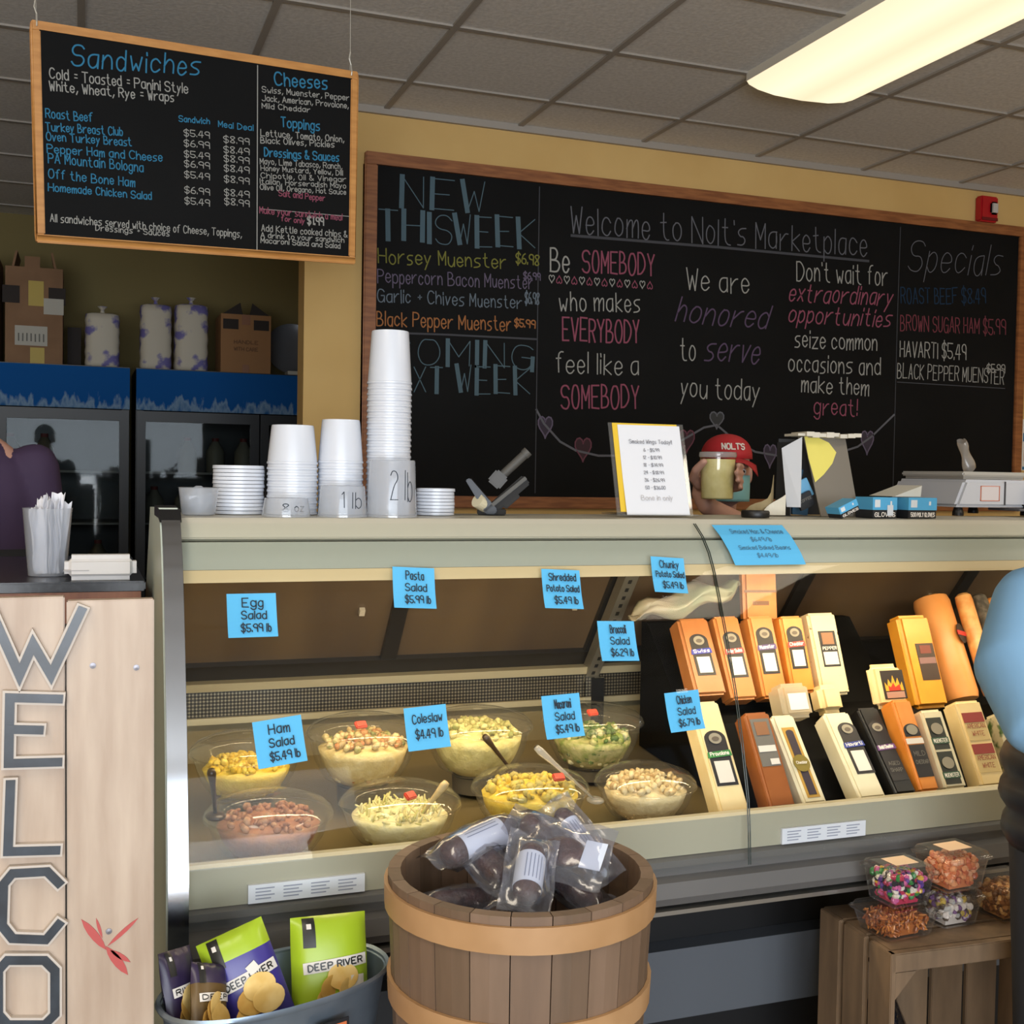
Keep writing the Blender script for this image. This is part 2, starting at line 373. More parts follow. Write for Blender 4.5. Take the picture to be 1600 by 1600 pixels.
line([(1402, 597), (1570, 607)], 'dim', 1.6)
line([(838, 640), (850, 662), (875, 690), (900, 704), (935, 712), (1010, 712), (1055, 694), (1100, 668), (1120, 664), (1148, 688), (1180, 706), (1215, 712), (1300, 711), (1340, 698), (1362, 682), (1397, 648)], 'grey', 3.6)
for (cx, cy, w_, h_, m) in ((852, 668, 26, 36, 'purple'), (911, 703, 30, 40, 'rose'), (1073, 690, 30, 40, 'rose'), (1120, 657, 28, 30, 'grey'), (1203, 713, 26, 42, 'purple'), (1355, 692, 28, 44, 'purple')):
    mb = MB(); c = LP(MBd, cx, cy); k = .0027
    h = heart_pts(c[0], c[1], w_ * k, h_ * k); ribbon(mb, h, 2.4 * k)
    mb.cur = 1; mb.add([(p[0], -.0003, p[1]) for p in h[:-1]], [tuple(range(len(h) - 1))])
    o = mb.build('chalk_heart', [chalk[m], mat('chalk_fill_' + m, {'purple': '3a3340', 'rose': '3c282e', 'grey': '3a3b3c'}[m], .95)], t); o.location.y = -.0203
for i in range(14):
    mb = MB(); c = LP(MBd, 862 + i * 11.8, 436 + i * .75); k = .0027
    h = heart_pts(0, 0, 10 * k, 13 * k, 14)
    ribbon(mb, [(c[0] + p[0], c[1] + (p[1] if i % 2 == 0 else -p[1])) for p in h], 1.5 * k)
    o = mb.build('chalk_heart', chalk['pink' if i % 2 else 'white'], t); o.location.y = -.0203

# hanging menu board
t = empty('hanging_menu_board', 'pine framed sandwich menu chalkboard hanging from the ceiling on wires', 'menu board', (.349, 3.660, 2.387), (R(6.075), R(-2.458), R(10.37)), order='YXZ')
W_, H_ = .985, .61
MB().box(-W_ / 2 + .012, W_ / 2 - .012, .004, .018, -H_ / 2 + .012, H_ / 2 - .012).build('board_panel', slate, t)
q = .024; f = MB()
for b in ((-W_ / 2, W_ / 2, H_ / 2 - q, H_ / 2), (-W_ / 2, W_ / 2, -H_ / 2, -H_ / 2 + q), (-W_ / 2, -W_ / 2 + q, -H_ / 2 + q, H_ / 2 - q), (W_ / 2 - q, W_ / 2, -H_ / 2 + q, H_ / 2 - q)): f.box(b[0], b[1], 0, .022, b[2], b[3])
f.build('frame', pine, t, bevel=.003)
MBh = t.matrix_world.copy()
def wr(items, m, **k):
    k.setdefault('wpx', 1.7)
    pix_text(t, MBh, 'chalk_lettering', items, chalk[m], dy=.0034, **k)
wr([('Sandwiches', 112, 103, 312, 118, 32)], 'blue', wpx=2.6, slant=.15)
wr([('Cold = Toasted = Panini Style', 78, 122, 294, 146, 16)], 'white', wpx=1.8)
wr([('White, Wheat, Rye = Wraps', 78, 141, 272, 159, 15)], 'white', wpx=1.8)
wr([('Roast Beef', 72, 184, 145, 190, 14)], 'blue')
wr([('Turkey Breast Club', 72, 204, 192, 212, 13)], 'blue')
wr([('Oven Turkey Breast', 73, 219, 206, 228, 13)], 'blue')
wr([('Pepper Ham and Cheese', 74, 238, 254, 252, 13)], 'blue')
wr([('PA Mountain Bologna', 76, 254, 224, 268, 15)], 'blue')
wr([('Off the Bone Ham', 76, 278, 211, 292, 14)], 'blue')
wr([('Homemade Chicken Salad', 76, 298, 237, 312, 12)], 'blue')
wr([('Sandwich', 280, 189, 328, 194, 9)], 'blue', wpx=1.5)
wr([('Meal Deal', 342, 198, 396, 204, 9)], 'blue', wpx=1.5)
for i, y in enumerate((212, 228, 245, 260, 277, 301, 318)):
    wr([('$6.99' if i % 2 else '$5.49', 288 + i * .2, y, 328, y + 4, 10)], 'white', wpx=1.3)
for i, y in enumerate((222, 238, 252, 267, 284, 305, 319)):
    wr([('$8.49' if i % 2 else '$8.99', 350 + i * .2, y, 390, y + 4, 10)], 'white', wpx=1.3)
wr([('All sandwiches served with choice of Cheese, Toppings,', 79, 346, 378, 371, 12)], 'white', wpx=1.4)
wr([('Dressings + Sauces', 150, 360, 265, 369, 9)], 'white', wpx=1.3)
wr([('Cheeses', 430, 133, 512, 139, 20)], 'blue', wpx=2.4)
wr([('Swiss, Muenster, Pepper', 410, 144, 546, 157, 9), ('Jack, American, Provolone,', 410, 157, 545, 169, 9), ('Mild Cheddar', 410, 169, 485, 175, 8)], 'white', wpx=1.3)
wr([('Toppings', 440, 198, 500, 204, 15)], 'blue', wpx=2)
wr([('Lettuce, Tomato, Onion,', 408, 212, 538, 222, 10), ('Black Olives, Pickles', 408, 223, 523, 230, 9)], 'white', wpx=1.4)
wr([('Dressings & Sauces', 414, 244, 530, 252, 13)], 'blue', wpx=2)
wr([('Mayo, Lime Tabasco, Ranch,', 407, 256, 535, 264, 9), ('Honey Mustard, Yellow, Dill', 408, 266, 536, 274, 8), ('Chipotle, Oil & Vinegar', 408, 278, 541, 284, 8), ('Italian, Horseradish Mayo', 407, 287, 541, 294, 8), ('Olive Oil, Oregano, Hot Sauce', 407, 296, 541, 304, 8)], 'white', wpx=1.2)
wr([('Salt and Pepper', 436, 306, 508, 314, 9)], 'pink', wpx=1.4)
wr([('Make your sandwich a meal', 406, 333, 535, 344, 10), ('for only', 440, 345, 476, 349, 8)], 'pink', wpx=1.4)
wr([('$1.99', 481, 350, 506, 352, 12)], 'white', wpx=2)
wr([('Add Kettle cooked chips &', 409, 361, 543, 371, 10), ('A drink to your sandwich', 408, 371, 538, 379, 8), ('Macaroni Salad and Salad', 408, 379, 532, 388, 8)], 'white', wpx=1.3)
mb = MB(); ribbon(mb, [LP(MBh, 403, 102), LP(MBh, 402, 394)], .003); ribbon(mb, [LP(MBh, 406, 326), LP(MBh, 546, 338)], .002)
o = mb.build('chalk_line', chalk['white'], t); o.location.y = .0036
I = MBh.inverted()
for (px, py, px2, py2) in ((57, 33, 54, 0), (549, 112, 549, 40)):
    lx, lz = LP(MBh, px, py); p0 = Vector((lx, .01, H_ / 2 - .012)); top = MBh @ p0; top2 = Vector((top.x - .002, top.y, ZC))
    c = MB().tube([p0, I @ top2], .0012, 6)
    c.tube([p0 + Vector((0, -.012, -.004)), p0 + Vector((0, -.014, .006)), p0 + Vector((.002, -.002, .03)), p0 + Vector((-.004, 0, .05)), p0 + Vector((0, 0, .07))], .0022, 6)
    c.build('hanging_wire', mat('wire', 'c8c4b8', .4, .3), t)

# fire alarm and notice on the wall
a = P(1521, 307, Y=YW - .02); b = P(1560, 349, Y=YW - .02)
cx, cz = (a.x + b.x) / 2, (a.z + b.z) / 2
t = empty('fire_alarm', 'red fire alarm strobe on the yellow wall above the chalkboard', 'fire alarm', (cx, YW, cz))
MB().box(-.056, .056, -.05, 0, -.066, .066).build('body', mat('alarm_red', 'b01820', .35), t, bevel=.008)
MB().box(-.004, .046, -.066, -.048, -.03, .036).build('strobe_lens', mat('strobe_lens', 'd8d4d0', .15, .3), t, bevel=.01)
MB().box(-.05, .05, -.053, -.049, -.06, -.045).build('sounder_grille', mat('alarm_dark', '6c1015', .5), t)
a = P(1596, 655, Y=YW); b = P(1596, 735, Y=YW)
t = empty('wall_notice', 'white paper notice with blue bands on the wall right of the chalkboard', 'notice', (a.x, YW, b.z))
MB().box(0, .22, -.003, 0, 0, a.z - b.z).build('sheet', mat('notice_paper', 'd8d6d0', .7), t)
MB().box(.012, .208, -.0036, -.003, .155, .2).box(.012, .208, -.0036, -.003, .004, .02).build('printed_band', mat('notice_blue', '2f6d96', .7), t)
MB().box(.02, .2, -.0036, -.003, .05, .11).build('printed_picture', mat('notice_tan', 'c8a888', .7), t)
# ---------------------------------------------------------------- the deli display case
GP = [(1.842, .70), (1.846, .76), (1.853, .82), (1.878, .92), (1.905, 1.01), (1.941, 1.107), (1.972, 1.18), (1.996, 1.235), (2.018, 1.272), (2.045, 1.302), (2.078, 1.326)]
def gy(z):
    for (a, za), (b, zb) in zip(GP, GP[1:]):
        if z <= zb: return a + (b - a) * (z - za) / (zb - za)
    return GP[-1][0]
def glass_hit(px, py, off=0.0):
    d = ray(px, py); t = 1.5
    for _ in range(60):
        p = O + d * t; e = gy(max(.70, min(1.326, p.z))) - off - p.y
        t += e / d.y * .7
    p = O + d * t; z = max(.71, min(1.32, p.z)); return p, math.atan2(gy(z + .005) - gy(z - .005), .01)
CX0, CX1 = .155, 3.25; SEAM = [1.17, 2.2]
steel = mat('brushed_steel', 'b4b2ac', .32, .9)
chrome = mat('chrome', 'd8dade', .06, 1)
cream = mat('cream_enamel', 'c2bca6', .4)
greyen = mat('grey_enamel', '605e5c', .5)
sage = mat('sage_enamel', '999c90', .35)
black = mat('black_plastic', '0d0d0f', .45)
glass = clear('case_glass', (.97, .985, .975), refl=.38)
t = case = empty('display_case', 'long refrigerated deli case with curved glass front, cream canopy and chrome end', 'deli case', (1.7, 2.2, 0))
t.location = (0, 0, 0)
inn = [(y + .008, z) for y, z in GP]
# canopy in three bands behind the top of the glass
def band(z0, z1, n=6): return [(gy(z0 + (z1 - z0) * i / n) + .008, z0 + (z1 - z0) * i / n) for i in range(n + 1)]
def bandp(z0, z1, back, zb0, zb1):
    b = band(z0, z1); return b + [(back, zb1), (back, zb0)]
MB().prism([(2.062, 1.300), (2.076, 1.318), (2.094, 1.3345), (2.36, 1.3345), (2.36, 1.29), (2.08, 1.29)], CX0, CX1).build('top_shelf', mat('cream_top', 'b4af9f', .4), t, bevel=.002)
MB().prism(bandp(1.249, 1.294, 2.12, 1.255, 1.292), CX0, CX1).build('canopy', sage, t, smooth='auto')
MB().prism(bandp(1.228, 1.2485, 2.16, 1.236, 1.2485), CX0, CX1).build('lamp_housing', mat('lamp_housing_cream', 'c2ae86', .4), t, smooth='auto')
tb = mat('tube_lamp', 'ffe2a8', .4, emit=2.2)
MB().tube([(CX0 + .05, 2.06, 1.2285), (CX1 - .05, 2.06, 1.2285)], .006, 12).build('tube_lamp', tb, t)
for x0, x1, px in ((CX0, SEAM[0], 13), (SEAM[0], SEAM[1], 12), (SEAM[1], CX1, 9)):
    l = area('case_lamp_light', ((x0 + x1) / 2, 2.085, 1.208), ((x1 - x0) * .9, .03), px * .40, (1, .78, .48), (R(14), 0, 0))
# glass fronts
for x0, x1 in zip([CX0] + SEAM, SEAM + [CX1]):
    g = MB(); a, b = x0 + .002, x1 - .002
    for (y, z), (y2, z2) in zip(GP, GP[1:]): g.add([(a, y, z), (b, y, z), (b, y2, z2), (a, y2, z2)], [(0, 1, 2, 3)])
    o = g.build('glass_front', glass, t, smooth=True)
    for x in (a, b): MB().tube([(x, y - .002, z) for y, z in GP], .0011, 6).build('glass_edge', mat('glass_edge', '1c2a26', .2), o)
# lip, bumper, base
MB().prism([(1.866, .722), (1.866, .786), (1.874, .79), (1.9, .786), (1.9, .722)], CX0, CX1).build('price_rail', mat('price_rail_cream', '9e9a88', .45), t)
MB().prism([(1.868, .722), (1.858, .716), (1.858, .704), (1.872, .70), (1.872, .684), (1.852, .678), (1.848, .65), (1.858, .634), (1.9, .63), (1.95, .63), (1.95, .722)], CX0, CX1).build('bumper', greyen, t, smooth='auto')
MB().box(CX0, CX1, 1.852, 1.9, .618, .626).build('bumper_edge', steel, t)
MB().box(CX0, CX1, 2.14, 2.6, .0, .63).build('base_body', mat('base_black', '08080a', .6), t)
MB().box(CX0, CX1, 2.09, 2.139, .295, .442).build('kick_panel', mat('base_grey', '585c62', .5), t)
for (xa, ya, xb, yb) in ((388, 1378, 570, 1378), (1222, 1303, 1352, 1303)):
    p, q = P(388 if xa < 500 else xa, ya, Y=1.86), P(xb, yb, Y=1.86)
    zc = .7375
    o = MB().box(p.x, q.x, 1.8595, 1.8655, zc - .014, zc + .016).build('price_label_strip', mat('label_strip', 'd2d4dc', .4), t)
    m = MB(); w_ = (q.x - p.x)
    for k in range(4):
        for r in range(4):
            m.box(p.x + w_ * (.06 + .235 * k), p.x + w_ * (.06 + .235 * k + (.16 if r % 2 else .13)), 1.859, 1.8596, zc - .008 + r * .0055, zc - .006 + r * .0055)
    m.build('label_print', mat('label_print', '8f93a4', .7), o)
# inside: deck, rear wall, grille, sloping rear doors
deckz = lambda y: .715 + (y - 1.9) * .083
MB().prism([(1.9, .69), (1.9, .715), (2.6, .7731), (2.6, .69)], CX0, CX1).build('deck', mat('case_deck', '7c6e4e', .3, .5), t)
MB().box(CX0, CX1, 2.6, 2.66, .60, .868).build('rear_wall', mat('case_rear_wall', '8f8364', .3, .3), t)
gm = mat('grille_perforated', '8d846e', .4, .5)
nt = gm.node_tree; bs = nt.nodes['Principled BSDF']; tc = nt.nodes.new('ShaderNodeTexCoord'); vo = nt.nodes.new('ShaderNodeTexVoronoi'); vo.inputs['Scale'].default_value = 130; vo.inputs['Randomness'].default_value = 0
rp = nt.nodes.new('ShaderNodeValToRGB'); rp.color_ramp.elements[0].position = .42; rp.color_ramp.elements[0].color = lin('241f18'); rp.color_ramp.elements[1].position = .56; rp.color_ramp.elements[1].color = lin('857b64')
nt.links.new(tc.outputs['Object'], vo.inputs['Vector']); nt.links.new(vo.outputs['Distance'], rp.inputs[0]); nt.links.new(rp.outputs[0], bs.inputs['Base Color'])
MB().box(CX0, CX1, 2.585, 2.6, .875, .935).build('air_grille', gm, t)
MB().prism([(2.575, .862), (2.575, .876), (2.6, .876), (2.6, .862)], CX0, CX1).prism([(2.57, .935), (2.565, .953), (2.66, .96), (2.66, .935)], CX0, CX1).build('grille_rail', mat('grille_rail', 'b5aa8c', .35, .4), t)
dA, dB = Vector((2.615, .955)), Vector((2.35, 1.29))
def dp(u, off=0):
    n = Vector((-(dB.y - dA.y), dB.x - dA.x)).normalized(); q = dA.lerp(dB, u) + n * off; return (q.x, q.y)
doorm = mat('rear_door_tint_reflections', '5c4a34', .4, noise=('46382b', 2.2, 1, .3, .7), scale=(3, .4, .4))  # brown tint, with soft vertical bands imitating reflections in the colour
edges = [CX0 + .02, .66, 1.17, 1.69, 2.2, 2.73, CX1 - .02]
for k, (x0, x1) in enumerate(zip(edges, edges[1:])):
    o = MB().prism([dp(.0, .0), dp(1, .0), dp(1, -.006), dp(0, -.006)], x0, x1).build('rear_door', doorm, t)
    MB().prism([dp(.46, .01), dp(.50, .01), dp(.50, 0), dp(.46, 0)], x1 - .09, x1 - .078).build('door_handle', mat('handle_pale', 'a89c88', .3), o)
fm = MB()
for x in edges: fm.prism([dp(0, .012), dp(1, .012), dp(1, -.008), dp(0, -.008)], x - .018, x + .018)
fm.prism([dp(-.02, .014), dp(.13, .014), dp(.13, -.01), dp(-.02, -.01)], CX0, CX1).prism([dp(.9, .014), dp(1, .014), dp(1, -.01), dp(.9, -.01)], CX0, CX1)
fm.build('rear_door_frame', mat('rear_door_frame', '1d1b19', .35), t)
for sx in SEAM[:1]:   # slotted uprights between the sections
    o = MB().prism([dp(-.05, .05), dp(1, .05), dp(1, .02), dp(-.05, .02)], sx - .012, sx + .022).build('slotted_upright', mat('upright_steel', '8f897b', .35, .7), t)
    s_ = MB()
    for k in range(16):
        c = dp(.04 + k * .06, .0505); s_.prism([dp(.03 + k * .06, .0512), dp(.055 + k * .06, .0512), dp(.055 + k * .06, .049), dp(.03 + k * .06, .049)], sx + .0, sx + .008)
    s_.build('slot', mat('slot_dark', '14120f', .6), o)
    MB().box(sx - .012, sx + .022, 2.54, 2.575, .76, .93).build('upright_foot', chrome, t)
# ends
out = [(1.815, .05), (1.815, .70), (1.82, .78), (1.834, .84), (1.858, .93), (1.885, 1.02), (1.921, 1.115), (1.952, 1.19), (1.98, 1.25), (2.005, 1.29), (2.035, 1.325), (2.065, 1.348)]
pale = mat('end_panel_pale', 'bcc6bc', .4)
for x0, x1 in ((CX0 - .032, CX0 - .001), (CX1 + .001, CX1 + .032)):
    e = MB().prism([(y + .012, z) for y, z in out] + [(2.08, 1.352), (2.36, 1.345), (2.66, .96), (2.66, .05)], x0, x1).build('end_panel', pale, t)
    tr = MB().prism(out + [(y + .0115, z) for y, z in reversed(out)], x0 + .002, x1 + .002)
    tr.build('end_trim', mat('trim_steel', '9a9ca0', .14, 1), e, smooth='auto')
    MB().prism([(2.04, 1.3285), (2.065, 1.3495), (2.2, 1.353), (2.2, 1.335), (2.085, 1.335)], x0 - .001, x1 + .004).build('end_cap', black, e)

# black stepped riser for the cheeses
t = empty('cheese_riser', 'black stepped riser standing in the case under the cheeses', 'display riser', (2.2, 2.3, deckz(2.3)))
L_ = lambda x, y, z: (x - 2.2, y - 2.3, z - deckz(2.3))
pr = [(2.005, .737), (2.19, .882), (2.3, .888), (2.47, 1.07), (2.5, 1.07), (2.5, .768), (2.005, .727)]; pr2 = [(2.005, .737), (2.12, .83), (2.38, .84), (2.5, 1.0), (2.52, 1.0), (2.52, .769), (2.005, .727)]
MB().prism([(y - 2.3, z - deckz(2.3)) for y, z in pr], 1.27 - 2.2, 1.85 - 2.2).prism([(y - 2.3, z - deckz(2.3)) for y, z in pr2], 1.85 - 2.2, 3.2 - 2.2).build('step', mat('riser_black', '090909', .8, spec=.1), t)

# ---------------------------------------------------------------- blue notes taped on the glass
notem = mat('note_blue', '52aede', .7); ink = mat('ink_black', '1c2633', .8); tape = clear('tape', (1, 1, 1), refl=1.5, rough=.2)
def note(px, py, w_, h_, roll, lines, label, tilt=0):
    p, a = glass_hit(px, py, .006)
    t = empty('price_note', label, 'note', p, (-a, R(roll), R(tilt)), 'blue price notes on the glass', order='YXZ')
    def f(u, v):
        return Vector(((u - .5) * w_, -.004 * (2 * (v - .5)) ** 2 * (1 if v < .5 else .3), (v - .5) * h_))
    MB().grid(f, 6, 8).build('paper', notem, t, solid=.0005)
    mb = MB()
    for (s, fx0, fx1, fz, fh) in lines:
        lay(mb, s, ((fx0 - .5) * w_, (fz - .5) * h_), ((fx1 - .5) * w_, (fz - .5) * h_), fh * h_, w_ * .024, y=-.006)
    mb.build('handwriting', ink, t)
    MB().add([(-.012, -.0055, h_ * .46), (.012, -.0055, h_ * .46), (.012, -.004, h_ * .56), (-.012, -.004, h_ * .56)], [(0, 1, 2, 3)]).build('tape', tape, t)
    return t
def tri(a, b, c): return [(a, .3, .72, .68, .2), (b, .28, .78, .40, .18), (c, .26, .86, .12, .17)]
N1 = .077
note(394, 962, .082, N1, 0, tri('Egg', 'Salad', '$5.99 lb'), 'blue note reading Egg Salad, upper left of the case glass')
note(647, 919, N1 * 1.0, N1, 3, tri('Pasta', 'Salad', '$5.99 lb'), 'blue note reading Pasta Salad, half over the canopy edge')
note(878, 921, N1, N1, 3, [('Shredded', .16, .86, .70, .18), ('Potato Salad', .08, .92, .42, .16), ('$5.49 lb', .26, .86, .12, .17)], 'blue note reading Shredded Potato Salad')
note(1045, 899, N1 * .93, N1 * .95, 4, [('Chunky', .22, .78, .68, .2), ('Potato Salad', .08, .92, .42, .16), ('$5.49 lb', .26, .86, .12, .17)], 'blue note reading Chunky Potato Salad, on the canopy beside the glass seam')
note(965, 1002, N1 * .98, N1, 2, tri('Broccoli', 'Salad', '$6.29 lb'), 'blue note reading Broccoli Salad, below the slotted upright')
note(437, 1159, .08, .076, -6, tri('Ham', 'Salad', '$5.49 lb'), 'blue note reading Ham Salad, lower left of the case glass')
note(667, 1137, N1 * .98, N1 * .95, -3, [('Coleslaw', .16, .86, .62, .2), ('$4.49 lb', .2, .84, .26, .2)], 'blue note reading Coleslaw, low on the glass')
note(879, 1119, N1 * .96, N1, -2, tri('Macaroni', 'Salad', '$5.49 lb'), 'blue note reading Macaroni Salad')
note(1069, 1111, N1 * .94, N1 * .95, -3, tri('Chicken', 'Salad', '$6.79 lb'), 'blue note reading Chicken Salad, rightmost of the small notes')
# big blue sign bent over the canopy
p, a = glass_hit(1185, 850, .005)
t = empty('blue_price_sign', 'large blue printed price sign bent over the canopy right of the glass seam', 'sign', p)
zz = [1.247, 1.262, 1.276, 1.29, 1.303, 1.314, 1.324, 1.33]
pl, pr_ = glass_hit(1148, 882, .004)[0].x, glass_hit(1258, 880, .004)[0].x
pl2, pr2 = glass_hit(1115, 826, .004)[0].x, glass_hit(1222, 822, .004)[0].x
MB().grid(lambda u, v: Vector(((pl * (1 - v) + pl2 * v) * (1 - u) + (pr_ * (1 - v) + pr2 * v) * u, gy(1.247 + .077 * v) - .006, 1.247 + .077 * v)) - p, 4, 8).build('paper', notem, t, solid=.0006)
mb = MB(); gre = mat('ink_grey', '3f6a86', .8)
xm = (pl + pr_ + pl2 + pr2) / 4 - p.x
for (s, hw_, z) in (('Smoked Mac & Cheese', .062, 1.308), ('$6.49/lb', .024, 1.293), ('Smoked Baked Beans', .06, 1.277), ('$4.49/lb', .024, 1.262)):
    m2 = MB(); lay(m2, s, (xm - hw_ + .004, 0), (xm + hw_ + .004, 0), .0075, .0011)
    sl = (gy(z + .004) - gy(z - .004)) / .008
    mb.add([(v[0], gy(z) - .0078 - p.y + v[2] * sl + v[1], z + v[2] - p.z) for v in m2.v], m2.f)
mb.build('printing', gre, t)

# ---------------------------------------------------------------- salads in clear bowls
bowlm = clear('bowl_plastic', (.97, .97, .94), body=.035, refl=1.0, rough=.07)
def bowl_root(label, loc, r, h, tilt, group='clear salad bowls in the case'):
    t = empty('salad_bowl', label, 'bowl', loc, (R(tilt), 0, R(random.uniform(0, 90))), group)
    pr = [(.45 * r, .0), (.5 * r, .002), (.72 * r, .18 * h), (.88 * r, .5 * h), (.97 * r, .88 * h), (1.0 * r, h), (1.05 * r, h + .001), (1.05 * r, h - .003)]
    MB().lathe(pr, 40, cap0=True).build('shell', bowlm, t, smooth=True)
    n = 40; pl_ = [(1.045 * r, h + .002), (1.02 * r, h + .010), (.9 * r, h + .022), (.6 * r, h + .033), (.25 * r, h + .037), (.01, h + .037)]
    MB().lathe(pl_, n).build('lid', bowlm, t, smooth=True)
    return t
def salad(name, label, loc, r, h, cols, seed, tilt, heap=.02, n=130, size=.007, fill=.8, shape='mix'):
    rnd = random.Random(seed); t = MB(); ms = [mat(name + '_mat%d' % i, c, .5, noise=(cols[(i + 1) % len(cols)], 55, 3, .38, .68), bump=.5) for i, c in enumerate(cols)]
    fr = fill
    def rad(z): # inner bowl radius
        k = z / h; P_ = [(0, .48), (.18, .70), (.5, .86), (.88, .95), (1, .97)]
        for (a, ra), (b, rb) in zip(P_, P_[1:]):
            if k <= b: return r * (ra + (rb - ra) * (k - a) / (b - a))
        return r * .97
    prof = [(rad(fr * h * i / 5) * .90, .004 + fr * h * i / 5 * .98) for i in range(6)]
    top = prof[-1]
    prof += [(top[0] * (1 - k / 6), top[1] + heap * math.sin(k / 6 * math.pi / 2)) for k in range(1, 6)] + [(.001, top[1] + heap)]
    t.lathe(prof, 30, cap0=True)
    t.v = [(x * (1 + .014 * math.sin(x * 310 + z * 500)), y * (1 + .014 * math.cos(y * 350)), z + (.003 * math.sin(x * 260 + seed) * math.cos(y * 240) if z > top[1] * .9 else 0)) for x, y, z in t.v]
    for k in range(n):
        a = rnd.uniform(0, 6.28); q = math.sqrt(rnd.random()) * top[0] * .9; z = top[1] + heap * math.sqrt(max(0, 1 - (q / top[0]) ** 2)) + rnd.uniform(-.003, .005)
        t.cur = rnd.randrange(len(cols)); M = Euler((rnd.uniform(0, 3), rnd.uniform(0, 3), rnd.uniform(0, 3))).to_matrix()
        s_ = size * rnd.uniform(.6, 1.4)
        if shape == 'shred': t.ball((q * math.cos(a), q * math.sin(a), z), (s_ * 2.2, s_ * .35, s_ * .35), 5, 3, M)
        else: t.ball((q * math.cos(a), q * math.sin(a), z), (s_ * rnd.uniform(.7, 1.4), s_, s_ * .7), 6, 4, M)
    # pieces pressed against the side of the bowl
    for k in range(n):
        a = rnd.uniform(0, 6.28); z = rnd.uniform(.15, .95) * top[1]; q = rad(z) * .81
        t.cur = rnd.randrange(len(cols)); s_ = size * rnd.uniform(.5, .9)
        t.ball((q * math.cos(a), q * math.sin(a), z), (s_, s_, s_ * .8), 5, 3)
    o = t.build(name, ms, None, smooth=True)
    o.location = loc; o.rotation_euler = (R(tilt), 0, 0); tag(o, label, 'salad', None, 'stuff')
    return o
red = mat('red_tag', 'c8402c', .5)
BW = [  # px, py of the bowl's middle, depth, r, h, tilt
 ('egg_salad', 385, 1212, 2.27, .104, .085, 0, ('cfae34', 'dcc45c', 'c4a02c'), 'yellow egg salad in the rear left bowl', 'clear bowl of yellow egg salad in the rear left corner', dict(heap=.012, fill=.62)),
 ('pasta_salad', 567, 1188, 2.27, .110, .10, 0, ('c4ad76', 'cfbd8e', 'b0905a', 'b86c3c', '767c40'), 'pale pasta salad with orange and green bits behind the Ham and Coleslaw notes', 'clear bowl of pasta salad between the Ham and Coleslaw notes', dict(heap=.02, fill=.72)),
 ('potato_salad', 745, 1175, 2.29, .113, .10, 0, ('c4b878', 'd2c88e', 'b4a868', '8d9450'), 'creamy yellow potato salad in the rear bowl right of the Coleslaw note', 'clear bowl of potato salad right of the Coleslaw note', dict(heap=.022, fill=.8)),
 ('broccoli_salad', 925, 1165, 2.31, .108, .10, 0, ('b8b07c', '7c8a40', '56702c', '47602a', 'd0c8a0'), 'green broccoli salad in the rear right bowl', 'clear bowl of broccoli salad behind the Macaroni note', dict(heap=.016, fill=.6, size=.010, n=110)),
 ('ham_salad', 420, 1292, 2.045, .108, .075, 0, ('a87454', '8a5438', 'bc9070', '7c4c34'), 'pinkish brown ham salad in the front left bowl', 'clear bowl of ham salad in the front left corner', dict(heap=.02, fill=.75, size=.006)),
 ('coleslaw', 625, 1280, 2.045, .108, .075, 0, ('d8cf9c', 'e0dab4', 'b8b870', 'cfc488'), 'pale shredded coleslaw in the front bowl behind the barrel', 'clear bowl of coleslaw just behind the barrel rim', dict(heap=.012, fill=.7, shape='shred', size=.006, n=170)),
 ('macaroni_salad', 828, 1247, 2.06, .110, .078, 0, ('d4b436', 'dcc450', 'c4b468', 'a29a54'), 'yellow macaroni salad below the Macaroni note', 'clear bowl of bright yellow macaroni salad above the barrel', dict(heap=.02, fill=.85, size=.008)),
 ('chicken_salad', 1008, 1254, 2.05, .098, .072, 0, ('d0bc90', 'dccba4', 'c0a878', 'b89868'), 'cream chicken salad in the front right bowl', 'clear bowl of cream chicken salad at the foot of the black riser', dict(heap=.022, fill=.8, size=.007)),
]
for i, (nm, px, py, Y, r, h, tl, cols, ls, lb, kw) in enumerate(BW):
    c = P(px, py, Y=Y); z = deckz(Y) + .0085 if Y < 2.2 else c.z - h * .45
    loc = Vector((c.x, Y, z))
    if Y > 2.2:
        ped = empty('bowl_stand', 'low clear stand under the rear salad bowls', 'stand', (c.x, Y, deckz(Y)), group='low stands under the rear bowls')
        MB().lathe([(.05, .006), (.052, (z - deckz(Y)) - .002)], 24, cap0=True, cap1=True).build('ring', mat('stand_grey', '5a5344', .5), ped, smooth='auto')
    t = bowl_root(lb, loc, r, h, tl)
    salad(nm, ls, loc, r, h, cols, i + 3, tl, **kw)
    if i in (0, 1, 3, 5, 6):
        MB().box(-.012, .012, -.004, .004, 0, .016, Matrix.Translation((r * .3 * (-1) ** i, -r * .55, h + .026)) @ Euler((R(-50), 0, 0)).to_matrix().to_4x4()).build('lid_tag', red, t, label='small red lid tag', bevel=.002)
def spoon(a, b, label, mtl, bowl_r=.018):
    a, b = Vector(a), Vector(b); t = empty('serving_spoon', label, 'spoon', a, group='serving spoons in the salads'); d = b - a
    MB().tube([Vector(), d * .3, d * .7, d * .93, d], [.0035, .0035, .005, .008, .006], 8).build('handle', mtl, t, smooth=True)
    MB().ball((0, 0, 0), (bowl_r, bowl_r * 1.3, .007), 12, 6).build('spoon_bowl', mtl, t, smooth=True)
dk = mat('spoon_dark', '3a2c20', .35); cl = clear('spoon_clear', (.95, .95, .95), body=.35, refl=2, rough=.1); wd = mat('spoon_pale', 'c2ad80', .4)
